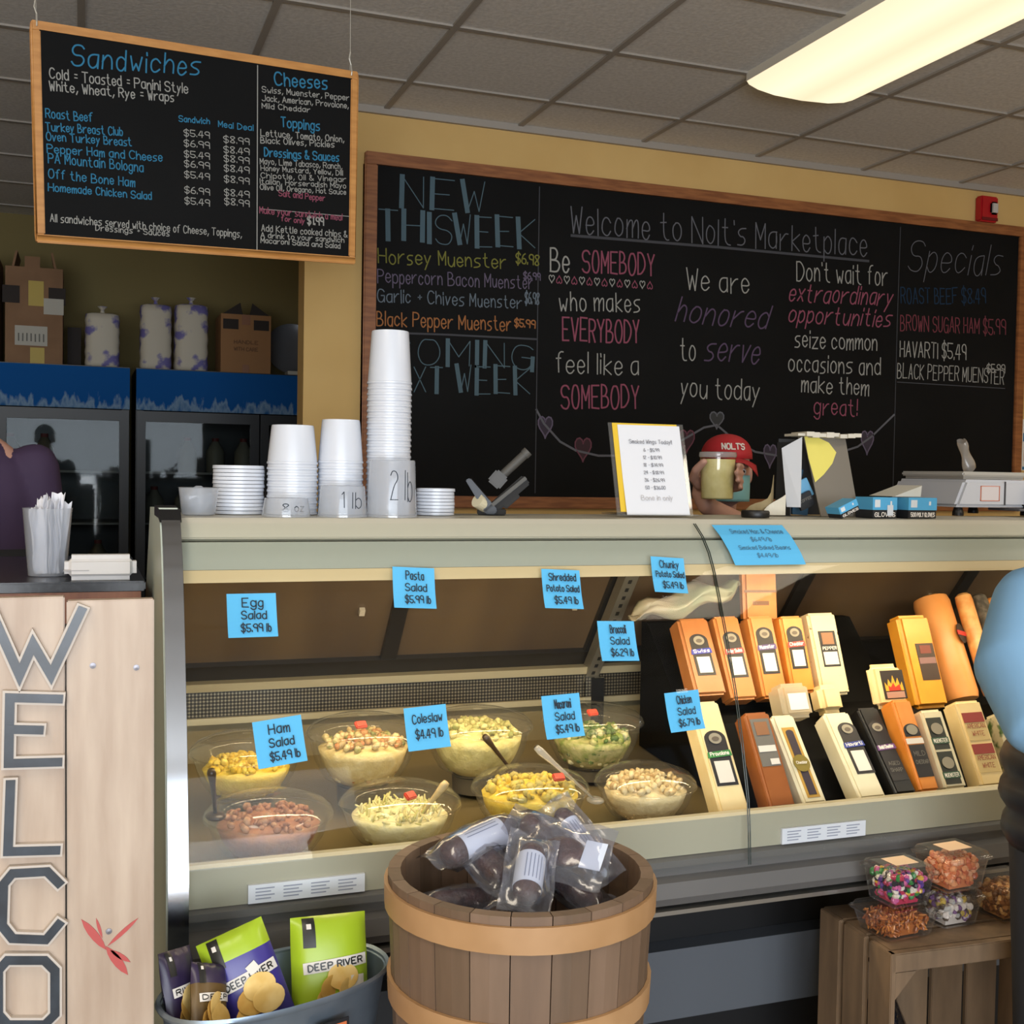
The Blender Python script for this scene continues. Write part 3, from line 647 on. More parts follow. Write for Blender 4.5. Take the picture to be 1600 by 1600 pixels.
spoon(P(337, 1275, Y=2.0), P(330, 1203, Y=1.96), 'dark handled spoon standing in the ham salad', dk)
spoon(P(632, 1305, Y=2.03), P(698, 1222, Y=2.0), 'pale slotted spoon leaning out of the coleslaw', wd)
spoon(P(930, 1250, Y=2.06), P(838, 1168, Y=2.0), 'clear plastic spoon sticking out of the macaroni salad', cl)
spoon(P(800, 1205, Y=2.2), P(757, 1150, Y=2.17), 'thin dark spoon in the potato salad', dk, .014)
# ---------------------------------------------------------------- cheeses
ch = lambda n, c, c2: mat('cheese_' + n, c, .38, noise=(c2, 14, 3, .35, .7))
TAN = ch('smoked', 'b0703a', '9a5c2c'); ORA = ch('orange', 'd07c2c', 'dc9040'); CRE = ch('cream', 'd8c08c', 'e2cfa0'); WHI = ch('white', 'd8d0b4', 'cdc4a4'); YEL = ch('yellow', 'd8952e', 'cc8624')
BRO = ch('brown', '9a5a2a', '8a4c22'); LOR = ch('light_orange', 'dc9858', 'd48c48'); PEP = mat('cheese_pepper', 'd8c8a0', .4, noise=('6a5030', 60, 2, .68, .74)); BLK = mat('wax_black', '121214', .3)
lab_k = mat('label_black', '16141a', .5); lab_w = mat('label_white', 'd6cfc6', .6); lab_g = mat('label_grey', '6c6862', .5)
emb = mat('label_emblem', '8b8474', .5)
def cheese(b, tp, yb, w_, d_, body, label, roll=0, bevel=.006, form='block', yaw=None, name='cheese_block'):
    """b, tp: pixel of the middle of the foot and of the head of its front face, leaning back from depth yb"""
    B = P(*b, Y=yb); T = P(*tp, X=B.x); dv = T - B; L = math.hypot(dv.y, dv.z); lean = math.atan2(dv.y, dv.z)
    t = empty(name, label, 'cheese', B, (-lean, R(roll), 0), 'cheeses in the deli case', order='YXZ')
    if form == 'block': o = MB().box(-w_ / 2, w_ / 2, 0, d_, 0, L).build('block', body, t, bevel=bevel, seg=3)
    else: o = MB().lathe([(w_ * .3, .0), (w_ * .46, .006), (w_ * .5, .02), (w_ * .5, L - .02), (w_ * .46, L - .006), (w_ * .3, L)], 28, M=Matrix.Translation((0, w_ * .5, 0)), cap0=True, cap1=True).build('block', body, t, smooth='auto')
    return t, L
def plate(t, name, x0, x1, z0, z1, m, y=-.0008, th=.0008, label=None, arch=False):
    mb = MB()
    pts = [(x0, z0), (x1, z0), (x1, z1), (x0, z1)]
    if arch:
        c = (x0 + x1) / 2; r = (x1 - x0) / 2; pts = [(x0, z0), (x1, z0)] + [(c + r * math.cos(a * math.pi / 10), z1 - r * .7 + r * .7 * math.sin(a * math.pi / 10)) for a in range(11)]
    mb.prism(pts, y, y + th, 'y'); return mb.build(name, m, t, label=label)
def word(t, s, x0, x1, z, h, m, y=-.0022, w_=.0011, name='lettering', dz=0):
    mb = MB(); lay(mb, s, (x0, z), (x1, z + dz), h, w_, y=y, jit=.03); return mb.build(name, m, t)
lw = mat('letter_white', 'e8e4dc', .6)
def deli_label(t, L, band_c, text, z0=.08, w_=.046, h_=.10, white=True, cx=0):
    """black arched label with an emblem, a coloured ribbon and a white weight panel"""
    o = plate(t, 'label', cx - w_ / 2, cx + w_ / 2, z0, z0 + h_, lab_k, arch=True)
    MB().lathe([(w_ * .3, 0), (w_ * .3, .0008)], 18, sx=1, sy=.8, M=Matrix.Translation((cx, -.0012, z0 + h_ - w_ * .36)) @ Euler((R(90), 0, 0)).to_matrix().to_4x4(), cap0=True, cap1=True).build('emblem', emb, o)
    e2 = MB(); e2.lathe([(w_ * .17, 0), (w_ * .17, .0008)], 14, sx=1, sy=.6, M=Matrix.Translation((cx, -.0018, z0 + h_ - w_ * .38)) @ Euler((R(90), 0, 0)).to_matrix().to_4x4(), cap0=True, cap1=True); e2.build('emblem_centre', mat('emblem_dark', '5a5046', .5), o)
    zb = z0 + h_ * .50
    rb = MB().prism([(cx - w_ * .58, zb), (cx + w_ * .58, zb + .003), (cx + w_ * .54, zb + .015), (cx - w_ * .54, zb + .012)], -.0018, -.0006, 'y').build('ribbon', mat('ribbon_' + band_c, band_c, .5), o)
    word(t, text, cx - w_ * .44, cx + w_ * .44, zb + .0035, .0075, lw, w_=.0014, dz=.002)
    if white: plate(o, 'weight_panel', cx - w_ * .36, cx + w_ * .36, z0 + .006, z0 + h_ * .44, lab_w, y=-.0016)
    return o
# lower row
t, L = cheese((1150, 1270), (1100, 1095), 1.93, .066, .05, CRE, 'cream provolone block with a green ribbon label at the left end of the cheeses')
deli_label(t, L, '2f7d3a', 'Provolone', z0=.055, h_=.115, w_=.048)
t, L = cheese((1225, 1262), (1182, 1112), 1.93, .06, .05, BRO, 'brown smoked cheese block with a grey label beside the provolone')
plate(t, 'label', -.022, .022, .085, .185, lab_g); plate(t, 'label_band', -.020, .020, .115, .128, lab_w, y=-.0016); plate(t, 'label_emblem', -.015, .015, .15, .178, mat('label_tan', '8a5f40', .5), y=-.0016); plate(t, 'barcode_panel', 0, .02, .088, .1, lab_w, y=-.0016)
t, L = cheese((1276, 1256), (1222, 1116), 1.93, .056, .05, WHI, 'white cheese block with a long gold edged purple label')
plate(t, 'label', -.015, .015, .014, .17, mat('label_gold', 'b08838', .4)); plate(t, 'label_band', -.009, .009, .02, .164, mat('label_plum', '2c2130', .5), y=-.0016, arch=True)
MB().lathe([(.019, 0), (.019, .001)], 20, M=Matrix.Translation((0, -.002, .088)) @ Euler((R(90), 0, 0)).to_matrix().to_4x4(), cap0=True, cap1=True).build('label_medallion', mat('label_olive', '7a6a28', .4), t)
word(t, 'Cheddar', -.013, .013, .086, .006, lw, y=-.0042, w_=.0008)
t, L = cheese((1366, 1247), (1306, 1112), 1.93, .066, .05, WHI, 'tall white cheese block with a black and blue label')
deli_label(t, L, '283a8c', 'Havarti', z0=.055, w_=.045, h_=.12, cx=.008)
t, L = cheese((1418, 1240), (1355, 1104), 1.93, .054, .05, BLK, 'black waxed cheese block with a purple ribbon')
deli_label(t, L, '6a3f7a', 'Bold Cheddar', z0=.03, w_=.042, h_=.14, white=False); word(t, 'AGED', -.014, .014, .065, .008, mat('letter_grey', '6a6660', .6)); word(t, 'SHARP', -.015, .015, .05, .008, MATS['letter_grey'])
t, L = cheese((1455, 1236), (1408, 1092), 1.93, .05, .05, ORA, 'orange cheese block with two black labels beside the black block')
o = plate(t, 'label', -.02, .02, .03, .10, lab_k); plate(t, 'label_top', -.02, .02, .118, .146, lab_k, arch=True); plate(t, 'label_band', -.022, .022, .102, .114, lab_w)
MB().lathe([(.014, 0), (.014, .001)], 18, sx=1, sy=.8, M=Matrix.Translation((0, -.002, .132)) @ Euler((R(90), 0, 0)).to_matrix().to_4x4(), cap0=True, cap1=True).build('emblem', emb, t)
word(t, 'MILD', -.014, .014, .075, .01, MATS['letter_grey']); word(t, 'CHEDDAR', -.016, .016, .058, .008, MATS['letter_grey'])
t, L = cheese((1496, 1232), (1455, 1108), 1.93, .058, .05, WHI, 'white cheese block with two repeated black and green labels')
for z in (.01, .085):
    o = plate(t, 'label', -.024, .016, z, z + .07, mat('label_green_black', '1a221c', .5))
    MB().lathe([(.015, 0), (.015, .001)], 18, sx=1, sy=.85, M=Matrix.Translation((-.004, -.002, z + .045)) @ Euler((R(90), 0, 0)).to_matrix().to_4x4(), cap0=True, cap1=True).build('emblem', emb, t)
    plate(t, 'ribbon', -.026, .018, z + .012, z + .026, mat('ribbon_green', '27503a', .5), y=-.0016); word(t, 'MUENSTER', -.022, .014, z + .015, .008, lw)
t, L = cheese((1556, 1228), (1512, 1094), 1.93, .07, .05, CRE, 'cream cheese block with maroon printed wrapper bands at the right end of the front row')
for z in (.03, .10):
    plate(t, 'label', -.03, .026, z, z + .062, mat('wrapper_cream', 'c9b27e', .4)); plate(t, 'label_band', -.03, .026, z + .04, z + .062, mat('label_maroon', '8c2a28', .5), y=-.0016)
    word(t, 'AMERICAN', -.026, .022, z + .027, .010, mat('letter_maroon', '8c3a34', .6)); word(t, 'WHITE', -.018, .014, z + .010, .010, MATS['letter_maroon'])
t, L = cheese((1607, 1222), (1570, 1112), 1.94, .05, .045, mat('cheese_herb', 'cfc9b0', .4, noise=('4c6a38', 40, 2, .5, .62)), 'herb flecked white cheese half hidden behind the person in the vest')
# upper row
U = 2.225
def up(b, tp, w_, body, label, d_=.052, **k): return cheese(b, tp, U, w_, d_, body, label, **k)
t, L = up((1113, 1085), (1082, 965), .078, TAN, 'smoky tan cheese loaf with a blue Swiss ribbon'); deli_label(t, L, '26309a', 'Swiss', z0=.045, h_=.10)
t, L = up((1165, 1092), (1134, 962), .066, ch('tan_b', 'c07a3c', 'b06c34'), 'tan cheese loaf with a red ribbon just behind the glass seam'); deli_label(t, L, 'c03a3a', 'Baby Swiss', z0=.05, h_=.11, w_=.044)
t, L = up((1214, 1090), (1188, 962), .066, ch('tan_c', 'cc8440', 'be7634'), 'orange tan cheese loaf with a purple ribbon'); deli_label(t, L, '53407a', 'Muenster', z0=.055, h_=.11, w_=.044)
t, L = up((1258, 1082), (1236, 962), .062, ORA, 'orange cheese loaf with a red ribbon beside the spotted white cheese'); deli_label(t, L, 'c43a34', 'Cheddar', z0=.055, h_=.10, w_=.042)
t, L = up((1308, 1085), (1283, 957), .078, PEP, 'white cheese loaf flecked with dark spots')
o = plate(t, 'label', -.02, .026, .065, .15, lab_k); plate(t, 'label_panel', -.016, .022, .07, .10, lab_w, y=-.0016); plate(t, 'label_emblem', -.013, .019, .118, .146, mat('label_tan', '8a5f40', .5), y=-.0016); word(t, 'PEPPER', -.016, .022, .105, .007, lw)
t, L = cheese((1461, 1105), (1427, 960), 2.2, .094, .055, YEL, 'tall yellow cheese block with a dark label leaning at the right', bevel=.01)
o = plate(t, 'label', -.016, .036, .065, .155, mat('label_brown_black', '33221c', .5)); plate(t, 'label_band', -.014, .034, .105, .12, mat('label_mauve', '7a5a5c', .5), y=-.0016); plate(t, 'label_emblem', -.006, .026, .13, .15, mat('label_red_brown', '6a2c24', .5), y=-.0016)
t, L = cheese((1522, 1090), (1470, 923), 2.24, .092, .09, LOR, 'thick light orange cheese cylinder with a round black and red label', form='round', name='cheese_cylinder')
MB().lathe([(.026, 0), (.026, .001)], 24, sx=.85, sy=1, M=Matrix.Translation((.022, -.0005, L - .115)) @ Euler((R(90), 0, R(26))).to_matrix().to_4x4(), cap0=True, cap1=True).build('label', lab_k, t)
MB().box(-.024, .024, -.0022, -.0008, -.006, .006, Matrix.Translation((.022, .0, L - .115)) @ Euler((0, 0, R(26))).to_matrix().to_4x4()).build('ribbon', mat('ribbon_red', 'c03030', .5), t)
t, L = cheese((1560, 1085), (1512, 924), 2.23, .043, .05, mat('cheese_mottled', 'd08a48', .4, noise=('e0b070', 26, 3, .4, .65)), 'narrow mottled orange cheese log behind the person', form='round', name='cheese_log')
t, L = cheese((1590, 1080), (1535, 925), 2.22, .044, .05, mat('netted_grey', '5c554a', .6, noise=('38332c', 60, 2, .4, .6)), 'grey wrapped salami log with dark printing', form='round', name='salami_log')
plate(t, 'label', -.018, .018, .10, .15, lab_k, y=.001)
t, L = cheese((1608, 1078), (1552, 932), 2.22, .034, .05, ORA, 'slim orange cheese stick near the right edge', form='round', name='cheese_log')
t, L = cheese((1640, 1075), (1578, 934), 2.22, .07, .05, lab_k, 'dark wrapped meat loaf with a red band at the far right', bevel=.012, name='wrapped_loaf')
plate(t, 'label_band', -.034, .034, .155, .185, mat('ribbon_red', 'c03030', .5)); plate(t, 'label_panel', -.03, .03, .09, .13, lab_g)
# middle packs
t, L = cheese((1252, 1120), (1240, 1066), 2.10, .075, .06, clear('pack_film', (.95, .93, .85), body=.6, refl=1.5, rough=.15, bodycol=(.75, .68, .52)), 'small clear pack with a white weight label between the rows', bevel=.01, name='cheese_pack')
plate(t, 'label', -.022, .024, .016, .052, lab_w)
t, L = cheese((1306, 1112), (1296, 1068), 2.14, .06, .05, CRE, 'small wrapped cream cheese piece right of the labelled clear pack', bevel=.012, name='cheese_pack')
t, L = cheese((1398, 1105), (1383, 1036), 2.075, .086, .028, CRE, 'cream cheese block with a flame pictured label', bevel=.012)
o = plate(t, 'label', -.02, .04, .018, .082, mat('label_dark_brown', '2a2220', .5))
fl = MB().prism([(-.014, .036), (.034, .036), (.032, .055), (.026, .046), (.022, .064), (.015, .05), (.01, .07), (.003, .05), (-.003, .062), (-.008, .046), (-.014, .056)], -.0018, -.0008, 'y'); fl.build('flame', mat('flame_yellow', 'd8a030', .5), o)
MB().prism([(-.006, .036), (.026, .036), (.024, .05), (.012, .044), (.008, .054), (0, .044), (-.006, .048)], -.0024, -.0016, 'y').build('flame_core', mat('flame_red', 'b8301c', .5), o); plate(o, 'label_panel', -.014, .034, .02, .034, mat('label_rose', 'a88070', .5), y=-.0016)
# orange piece and the pale bundle above the upper row
t = empty('cheese_wedge', 'upright orange cheese chunk standing behind the upper row', 'cheese', P(1190, 972, Y=2.35), (R(-10), 0, R(-12)))
MB().box(-.042, .042, 0, .035, .0, .13).build('block', ORA, t, bevel=.008); MB().box(-.04, .04, -.0008, 0, .07, .076).box(-.02, .02, -.0008, 0, .04, .05).build('label', mat('label_tan', '8a5f40', .5), t)
c = P(1070, 938, Y=2.33); t = empty('plastic_bag', 'pale crumpled plastic bag lying above the tan cheeses behind the glass', 'bag', c, (0, R(-14), R(-8)))
def bagf(u, v):
    a = u * 2 * math.pi; th = (v - .5) * math.pi; rr = math.cos(th) * (1 + .12 * math.sin(5 * a + 3 * th) + .06 * math.sin(11 * a))
    return Vector((.13 * math.sin(th) + .01 * math.sin(3 * a), .05 * rr * math.cos(a), .026 * rr * math.sin(a) + .01 * math.sin(6 * th)))
MB().grid(bagf, 28, 18).build('bag', mat('bag_pale', '8f846e', .4, noise=('7a8068', 12, 3, .4, .65)), t, smooth=True)
# ---------------------------------------------------------------- things on top of the case
ZT = 1.3355
def top_pt(px, Y): p = P(px, 812, Y=Y); return Vector((p.x, Y, ZT))
milk = mat('container_milky', 'c9ced8', .28, spec=.6)
milk2 = clear('container_clear', (.95, .96, .98), body=.42, refl=1.4, rough=.1, bodycol=(.75, .8, .88))
def cup_mesh(r, h, tp=.84, m=milk, name='deli_container'):
    pr = [(r * 1.03, 0), (r * 1.03, .004), (r, .005), (r * .99, .012), (r * (tp + .02), h - .004), (r * tp, h), (r * tp * .9, h + .0005), (.002, h - .002)]
    return MB().lathe(pr, 36).build(name, m, None, smooth='auto')
def stack(px, Y, r, h, n, pitch, label, mark, mpx, mh, mr, mlab, txt):
    c = top_pt(px, Y); p0 = None
    for k in range(n):
        o = cup_mesh(r, h) if p0 is None else p0.copy()
        if p0 is None: p0 = o
        else: COL.objects.link(o)
        o.location = c + Vector((random.uniform(-.0002, .0002), random.uniform(-.0002, .0002), k * pitch + .0004))
        tag(o, label, 'container', mark)
    if mlab:
        m = top_pt(mpx, 2.146)
        t = empty('deli_container', mlab, 'container', m, group=mark)
        o = cup_mesh(mr, mh, .9, milk2, 'cup'); o.parent = t
        mb = MB(); m2 = MB(); lay(m2, txt, (-mr * .3, mh * .3), (mr * .62, mh * .3), mh * (.5 if mh > .05 else .4), .0016)
        for f in m2.f:
            vs = []
            for i in f:
                x, y, z = m2.v[i]; rr = mr * (1.005 - .1 * z / mh) + .0006; vs.append((x, -math.sqrt(max(rr * rr - x * x, 1e-8)), z))
            mb.add(vs, [(0, 1, 2, 3)])
        mb.build('marker_writing', ink, t)
Yc = 2.255
stack(456, Yc, .0475, .075, 10, .0108, 'milky deli container nested in the short 8 oz stack', '8 ounce containers', 447, .034, .0435, 'clear container marked 8 oz before the leftmost tall stack', '8 oz')
stack(531, Yc, .0435, .085, 10, .0112, 'milky deli container nested in the middle 1 lb stack', '1 pound containers', 535, .058, .0455, 'clear container marked 1 lb before the middle stack', '1 lb')
stack(606, Yc, .0435, .105, 24, .0113, 'milky deli container nested in the tallest 2 lb stack', '2 pound containers', 612, .108, .0475, 'clear container marked 2 lb before the tallest stack', '2 lb')
# lids and low stack
def lids(px, Y, r, n, th, label, group, name='container_lid'):
    c = top_pt(px, Y); p0 = None
    for k in range(n):
        if p0 is None:
            o = p0 = MB().lathe([(.001, th * .7), (r * .86, th * .7), (r * .9, th * .95), (r, th * .9), (r * 1.01, .0004), (r * .97, .0002)], 32).build(name, milk, None, smooth='auto')
        else: o = p0.copy(); COL.objects.link(o)
        o.location = c + Vector((random.uniform(-.001, .001), random.uniform(-.001, .001), k * th)); tag(o, label, 'lid', group)
lids(372, 2.275, .0485, 13, .0072, 'milky container lid in the stack left of the 8 oz containers', 'lids left of the container stacks')
lids(680, 2.25, .039, 8, .0068, 'small milky lid in the low stack right of the 2 lb containers', 'small lids right of the container stacks')
c = top_pt(310, 2.19); t = empty('lid_tub', 'small clear tub of crumpled plastic at the left end of the case top', 'tub', c)
MB().lathe([(.026, 0), (.030, .002), (.036, .05), (.038, .051)], 28, cap0=True).build('tub', milk2, t, smooth='auto')
rn = random.Random(4)
MB().grid(lambda u, v: Vector(((.006 + .024 * math.sin(v * math.pi)) * math.cos(6.283 * u) * rn.uniform(.75, 1), (.006 + .024 * math.sin(v * math.pi)) * math.sin(6.283 * u) * rn.uniform(.75, 1), .004 + .05 * v)), 14, 8).build('crumpled_plastic', milk2, t)

# chrome slicing gadget
c = top_pt(768, 2.27); t = empty('hand_slicer', 'grey metal gadget with a slanted rod lying right of the small lids', 'gadget', c, (0, 0, R(-20)))
gm_ = mat('gadget_grey', '1f1e1e', .75, 0); gl = mat('gadget_light', '4a4844', .6, 0)
MB().prism([(-.055, .072), (-.045, .076), (.012, .012), (.008, .002), (-.012, .002)], -.03, .03, 'y').build('blade_plate', mat('gadget_dark', '2a2c30', .4, .4), t, bevel=.002)
MB().tube([(-.012, -.012, .018), (-.03, -.03, .03)], .015, 18).build('knob', mat('knob_cream', 'c8bfa2', .4), t)
MB().box(-.03, .03, -.02, .02, 0, .012).box(-.006, .006, -.018, .018, .01, .05, Matrix.Translation((.018, 0, .01)) @ Euler((0, R(48), 0)).to_matrix().to_4x4()).build('base', gm_, t, bevel=.002)
MB().box(-.012, .012, -.02, .02, -.045, .045, Matrix.Translation((.038, 0, .045)) @ Euler((0, R(48), 0)).to_matrix().to_4x4()).build('carriage', gm_, t, bevel=.003)
MB().box(-.004, .004, -.026, .026, -.055, .055, Matrix.Translation((.028, -.004, .043)) @ Euler((0, R(50), 0)).to_matrix().to_4x4()).build('rail', gl, t, bevel=.001)
MB().box(-.016, .016, -.018, .018, -.016, .016, Matrix.Translation((.012, 0, .074)) @ Euler((0, R(40), 0)).to_matrix().to_4x4()).build('clamp', mat('gadget_mid', '34322f', .45, .2), t, bevel=.004)
MB().tube([(.012, 0, .074), (.068, 0, .128)], .0095, 14).tube([(.066, 0, .126), (.074, 0, .134)], .011, 14).build('rod', gl, t, smooth='auto')

# sign holder with the wings price sheet
pb, pt = P(1026, 812, Y=2.17), None
B0 = Vector((P(1026, 812, Y=2.17).x, 2.17, ZT)); T0 = P(1006, 661, X=B0.x - .004); dv = T0 - B0; Lh = math.hypot(dv.y, dv.z); ln = math.atan2(dv.y, dv.z)
t = empty('sign_holder', 'slanted clear sign holder with a white smoked wings price sheet on the case top', 'sign holder', B0, (-ln, 0, R(-2)), order='YXZ')
acr = clear('acrylic', (.97, .97, .95), body=.08, refl=1.5, rough=.05); hw_ = .076
MB().box(-hw_ - .012, hw_ + .012, .003, .006, .003, Lh).build('acrylic_back', acr, t)
Rz = Euler((ln, 0, 0)).to_matrix().to_4x4()
MB().prism([(-.012, .0035), (.09, .0035), (.09, .0065), (-.012, .0065)], -hw_ - .012, hw_ + .014, 'x', Rz).build('acrylic_foot', acr, t)
MB().box(-hw_ - .004, hw_ - .004, .0016, .0024, .012, Lh - .001).build('yellow_sheet', mat('yellow_card', 'd8b428', .6), t)
MB().grid(lambda u, v: Vector((-hw_ * .94 + .003 + u * hw_ * 1.92, .0008 - .008 * max(0, .4 - v) ** 1 * 1.0, .004 + v * (Lh - .009))), 2, 14).build('price_sheet', mat('sheet_white', 'd4d6dc', .7), t, solid=.0003)
for s, w0, z, h in (('Smoked Wings Today!!', .05, .155, .0085), ('6 - $5.99', .018, .138, .007), ('12 - $10.99', .022, .122, .007), ('18 - $14.99', .023, .106, .007), ('24 - $18.99', .023, .090, .007), ('36 - $26.99', .023, .074, .007), ('50 - $36.00', .023, .058, .007), ('Bone in only', .036, .034, .011)):
    mb = MB(); z *= Lh / .2; lay(mb, s, (.004 - w0, z), (.004 + w0, z), h, .0011, y=-.0022 if z > .06 else -.0042, jit=.02)
    mb.build('printed_line', mat('ink_grey_print', '7c7e86' if s[0] != 'B' else 'b4b2b2', .8) if s[0] != 'B' else mat('ink_faint', 'b0aeb0', .8), t)

# torn card box with blue packets
c = top_pt(1290, 2.235) + Vector((0, 0, .001)); t = empty('torn_box', 'torn open grey card box with a yellow patch on the case top', 'box', c, (0, 0, R(-6)))
gcard = mat('card_grey', '6e675c', .7); wcard = mat('card_white', 'c2c4c8', .7)
Hb = .185
def slab(t, name, q, th, m):   # q: four corners
    q = [Vector(v) for v in q]; n = (q[1] - q[0]).cross(q[3] - q[0]).normalized() * th
    return MB().add([*q, *[v + n for v in q]], [(0, 1, 2, 3), (7, 6, 5, 4), (0, 4, 5, 1), (1, 5, 6, 2), (2, 6, 7, 3), (3, 7, 4, 0)]).build(name, m, t)
o = slab(t, 'front_panel', [(-.012, 0, 0), (.086, 0, 0), (.062, .03, Hb), (-.045, .03, Hb)], -.003, gcard)
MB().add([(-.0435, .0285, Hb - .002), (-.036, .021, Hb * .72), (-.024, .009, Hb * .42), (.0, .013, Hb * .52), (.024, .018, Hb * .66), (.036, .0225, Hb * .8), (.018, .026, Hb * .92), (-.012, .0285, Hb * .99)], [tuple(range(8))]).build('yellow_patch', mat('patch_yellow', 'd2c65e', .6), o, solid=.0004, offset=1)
slab(t, 'side_flap', [(-.088, .02, .02), (-.066, -.004, .02), (-.058, .012, Hb - .004), (-.094, .04, Hb - .03)], .002, wcard)
slab(t, 'inner_side', [(-.075, .03, 0), (-.075, .1, 0), (-.075, .1, Hb - .015), (-.075, .035, Hb - .015)], .003, mat('card_dark', '2a2c30', .7))
slab(t, 'back_panel', [(-.075, .105, 0), (.08, .105, 0), (.07, .105, Hb - .006), (-.07, .105, Hb - .006)], .003, mat('card_dark', '2a2c30', .7))
tm = MB(); rn = random.Random(2)
for k in range(9):
    x = -.07 + k * .0175; tm.box(x, x + .019, .0 + rn.uniform(0, .01), .075, Hb - .004 + rn.uniform(-.002, .003), Hb + .004 + rn.uniform(0, .006))
tm.build('torn_top', mat('card_torn', 'c6c0b2', .8), t)
for (x, y, z, ry, m, lb) in ((-.044, .068, .06, 12, 'packet_teal', 'dark teal packet leaning inside the torn box'), (-.040, .02, .035, -24, 'packet_black', 'black packet at the front of the torn box'), (-.036, .034, .062, -28, 'packet_sky', 'small light blue packet inside the torn box'), (-.036, .052, .014, 4, 'packet_navy', 'blue packet at the bottom of the torn box')):
    cm = {'packet_teal': '2c5a78', 'packet_black': '16181c', 'packet_sky': '6ca8cc', 'packet_navy': '2c5068'}[m]
    pk = empty('packet', lb, 'packet', t.matrix_world @ Vector((x, y, z)), (0, R(ry), R(-6)), 'packets in the torn box')
    s_ = (.012, .05) if m == 'packet_teal' else (.016, .022) if m == 'packet_sky' else (.019, .018) if m == 'packet_black' else (.02, .013)
    MB().box(-s_[0], s_[0], 0, .008, -s_[1], s_[1]).build('sleeve', mat(m, cm, .5), pk, bevel=.001)
    if m == 'packet_black': word(pk, 'COFFEE', -.015, .015, 0, .006, MATS['letter_grey'], y=-.0008)
# crumpled brown and white paper
c = top_pt(1192, 2.26); rn = random.Random(9)
t = empty('paper_bag', 'folded brown and white paper lying left of the torn box', 'paper', c, (0, 0, R(6)))
MB().grid(lambda u, v: Vector((-.05 + .085 * u, .012 * math.sin(7 * u), .003 + (.012 + .075 * u * u) * v + .004 * math.sin(9 * u + 5 * v))), 8, 6).build('brown_fold', mat('paper_brown', '8a7a58', .8), t, solid=.001)
MB().grid(lambda u, v: Vector((-.012 + .055 * u, -.02 + .006 * math.sin(5 * u), .003 + v * (.012 + .035 * u))), 6, 4).build('white_fold', mat('paper_white', 'c8c2b2', .8), t, solid=.001)
t = empty('tape_roll', 'black roll lying in front of the folded paper', 'roll', top_pt(1180, 2.185))
MB().lathe([(.012, 0), (.03, 0), (.031, .003), (.031, .012), (.029, .015), (.012, .015), (.012, 0)], 28).build('roll', black, t, smooth='auto')

# glove boxes
gb = mat('box_blue', '4a9cc8', .5); gk = mat('box_black', '17191d', .5)
def glove_box(px, label, txt, w_=.079, rz=0, loc=None, rot=(0, 0, 0), s=1):
    t = empty('glove_box', label, 'box', loc or top_pt(px, 2.155), rot, 'blue boxes on the case top')
    t.scale = (1, 1 - (1 - s) * .5, s)
    MB().box(-w_ / 2, w_ / 2, 0, .062, 0, .047).build('carton', gk, t, bevel=.001)
    MB().box(-w_ / 2 - .0004, w_ / 2 + .0004, -.0005, .0622, .019, .0474).build('blue_wrap', gb, t)
    MB().box(-w_ * .42, -w_ * .2, -.001, 0, .025, .042).build('white_square', mat('box_white', 'c6ccd0', .6), t)
    MB().box(w_ * .22, w_ * .29, -.001, 0, .03, .039).build('emblem', mat('box_white', 'c6ccd0', .6), t)
    mb = MB(); lay(mb, txt, (-w_ * .42, .004), (w_ * .42, .004), .009, .0017, y=-.0012, jit=.02); mb.build('printed_text', lab_w, t)
    return t
t = glove_box(1382, 'blue and black glove box with a white price tag, left of the 500 box', 'GLOVES', .066)
MB().box(.006, .022, -.002, -.001, .006, .03).build('price_tag', mat('tag_white', 'c2c6cc', .6), t)
glove_box(1441, 'blue and black glove box printed 500', '500 POLY GLOVES', .079)
a_ = top_pt(1333, 2.112); glove_box(0, 'blue glove box tipped on edge against the left glove box', 'GLOVES', .05, loc=a_ + Vector((-.006, -.0, .0105)), rot=(0, R(-24), 0), s=.55)
t = empty('paper_sheet', 'white folded sheet lying on the glove boxes', 'paper', top_pt(1412, 2.2) + Vector((0, 0, .0495)))
MB().prism([(-.045, .0), (.03, .0), (.033, .026), (.028, .024)], -.02, .07, 'y').build('sheet', mat('sheet_cream', 'c4c2b8', .7), t)

# deli scale
c = Vector((P(1515, 800, Y=2.42).x, 2.42, ZT)); t = empty('deli_scale', 'white electronic deli scale with a steel platter at the right of the case top', 'scale', c)
sc_w = mat('scale_white', 'b8bac0', .35)
k = 2.42 / .8 / 1803
MB().prism([(-.135, .022), (.2, .022), (.2, .092), (-.105, .092)], -.1, .16, 'y').build('body', sc_w, t, bevel=.008)
MB().box(-.1, .1, -.085, .14, .093, .1).box(-.105, .105, -.09, .145, .1, .112).build('platter', mat('platter_steel', 'b4b4b0', .3, .3), t, bevel=.004)
for x in (-.1, .12):
    for y in (-.07, .12): MB().lathe([(.014, 0), (.014, .008), (.01, .022)], 16, M=Matrix.Translation((x, y, 0)), cap0=True).build('foot', black, t)
MB().box(.018, .022, -.102, -.1, .028, .088).build('seam', mat('seam_dark', '3a3a3e', .5), t)
MB().box(-.055, .0, -.1012, -.1, .04, .075).build('sticker', mat('sticker_pale', 'c8c0c0', .6), t)
st_ = MB()
for (a1, a2, b1, b2) in ((-.058, .003, .075, .0765), (-.058, .003, .038, .0395), (-.058, -.0565, .038, .0765), (.0015, .003, .038, .0765)): st_.box(a1, a2, -.1016, -.1, b1, b2)
st_.build('sticker_border', mat('sticker_orange', 'c8704a', .6), t)
MB().box(.085, .3, -.115, -.03, .022, .08).build('display_head', black, t, bevel=.004)
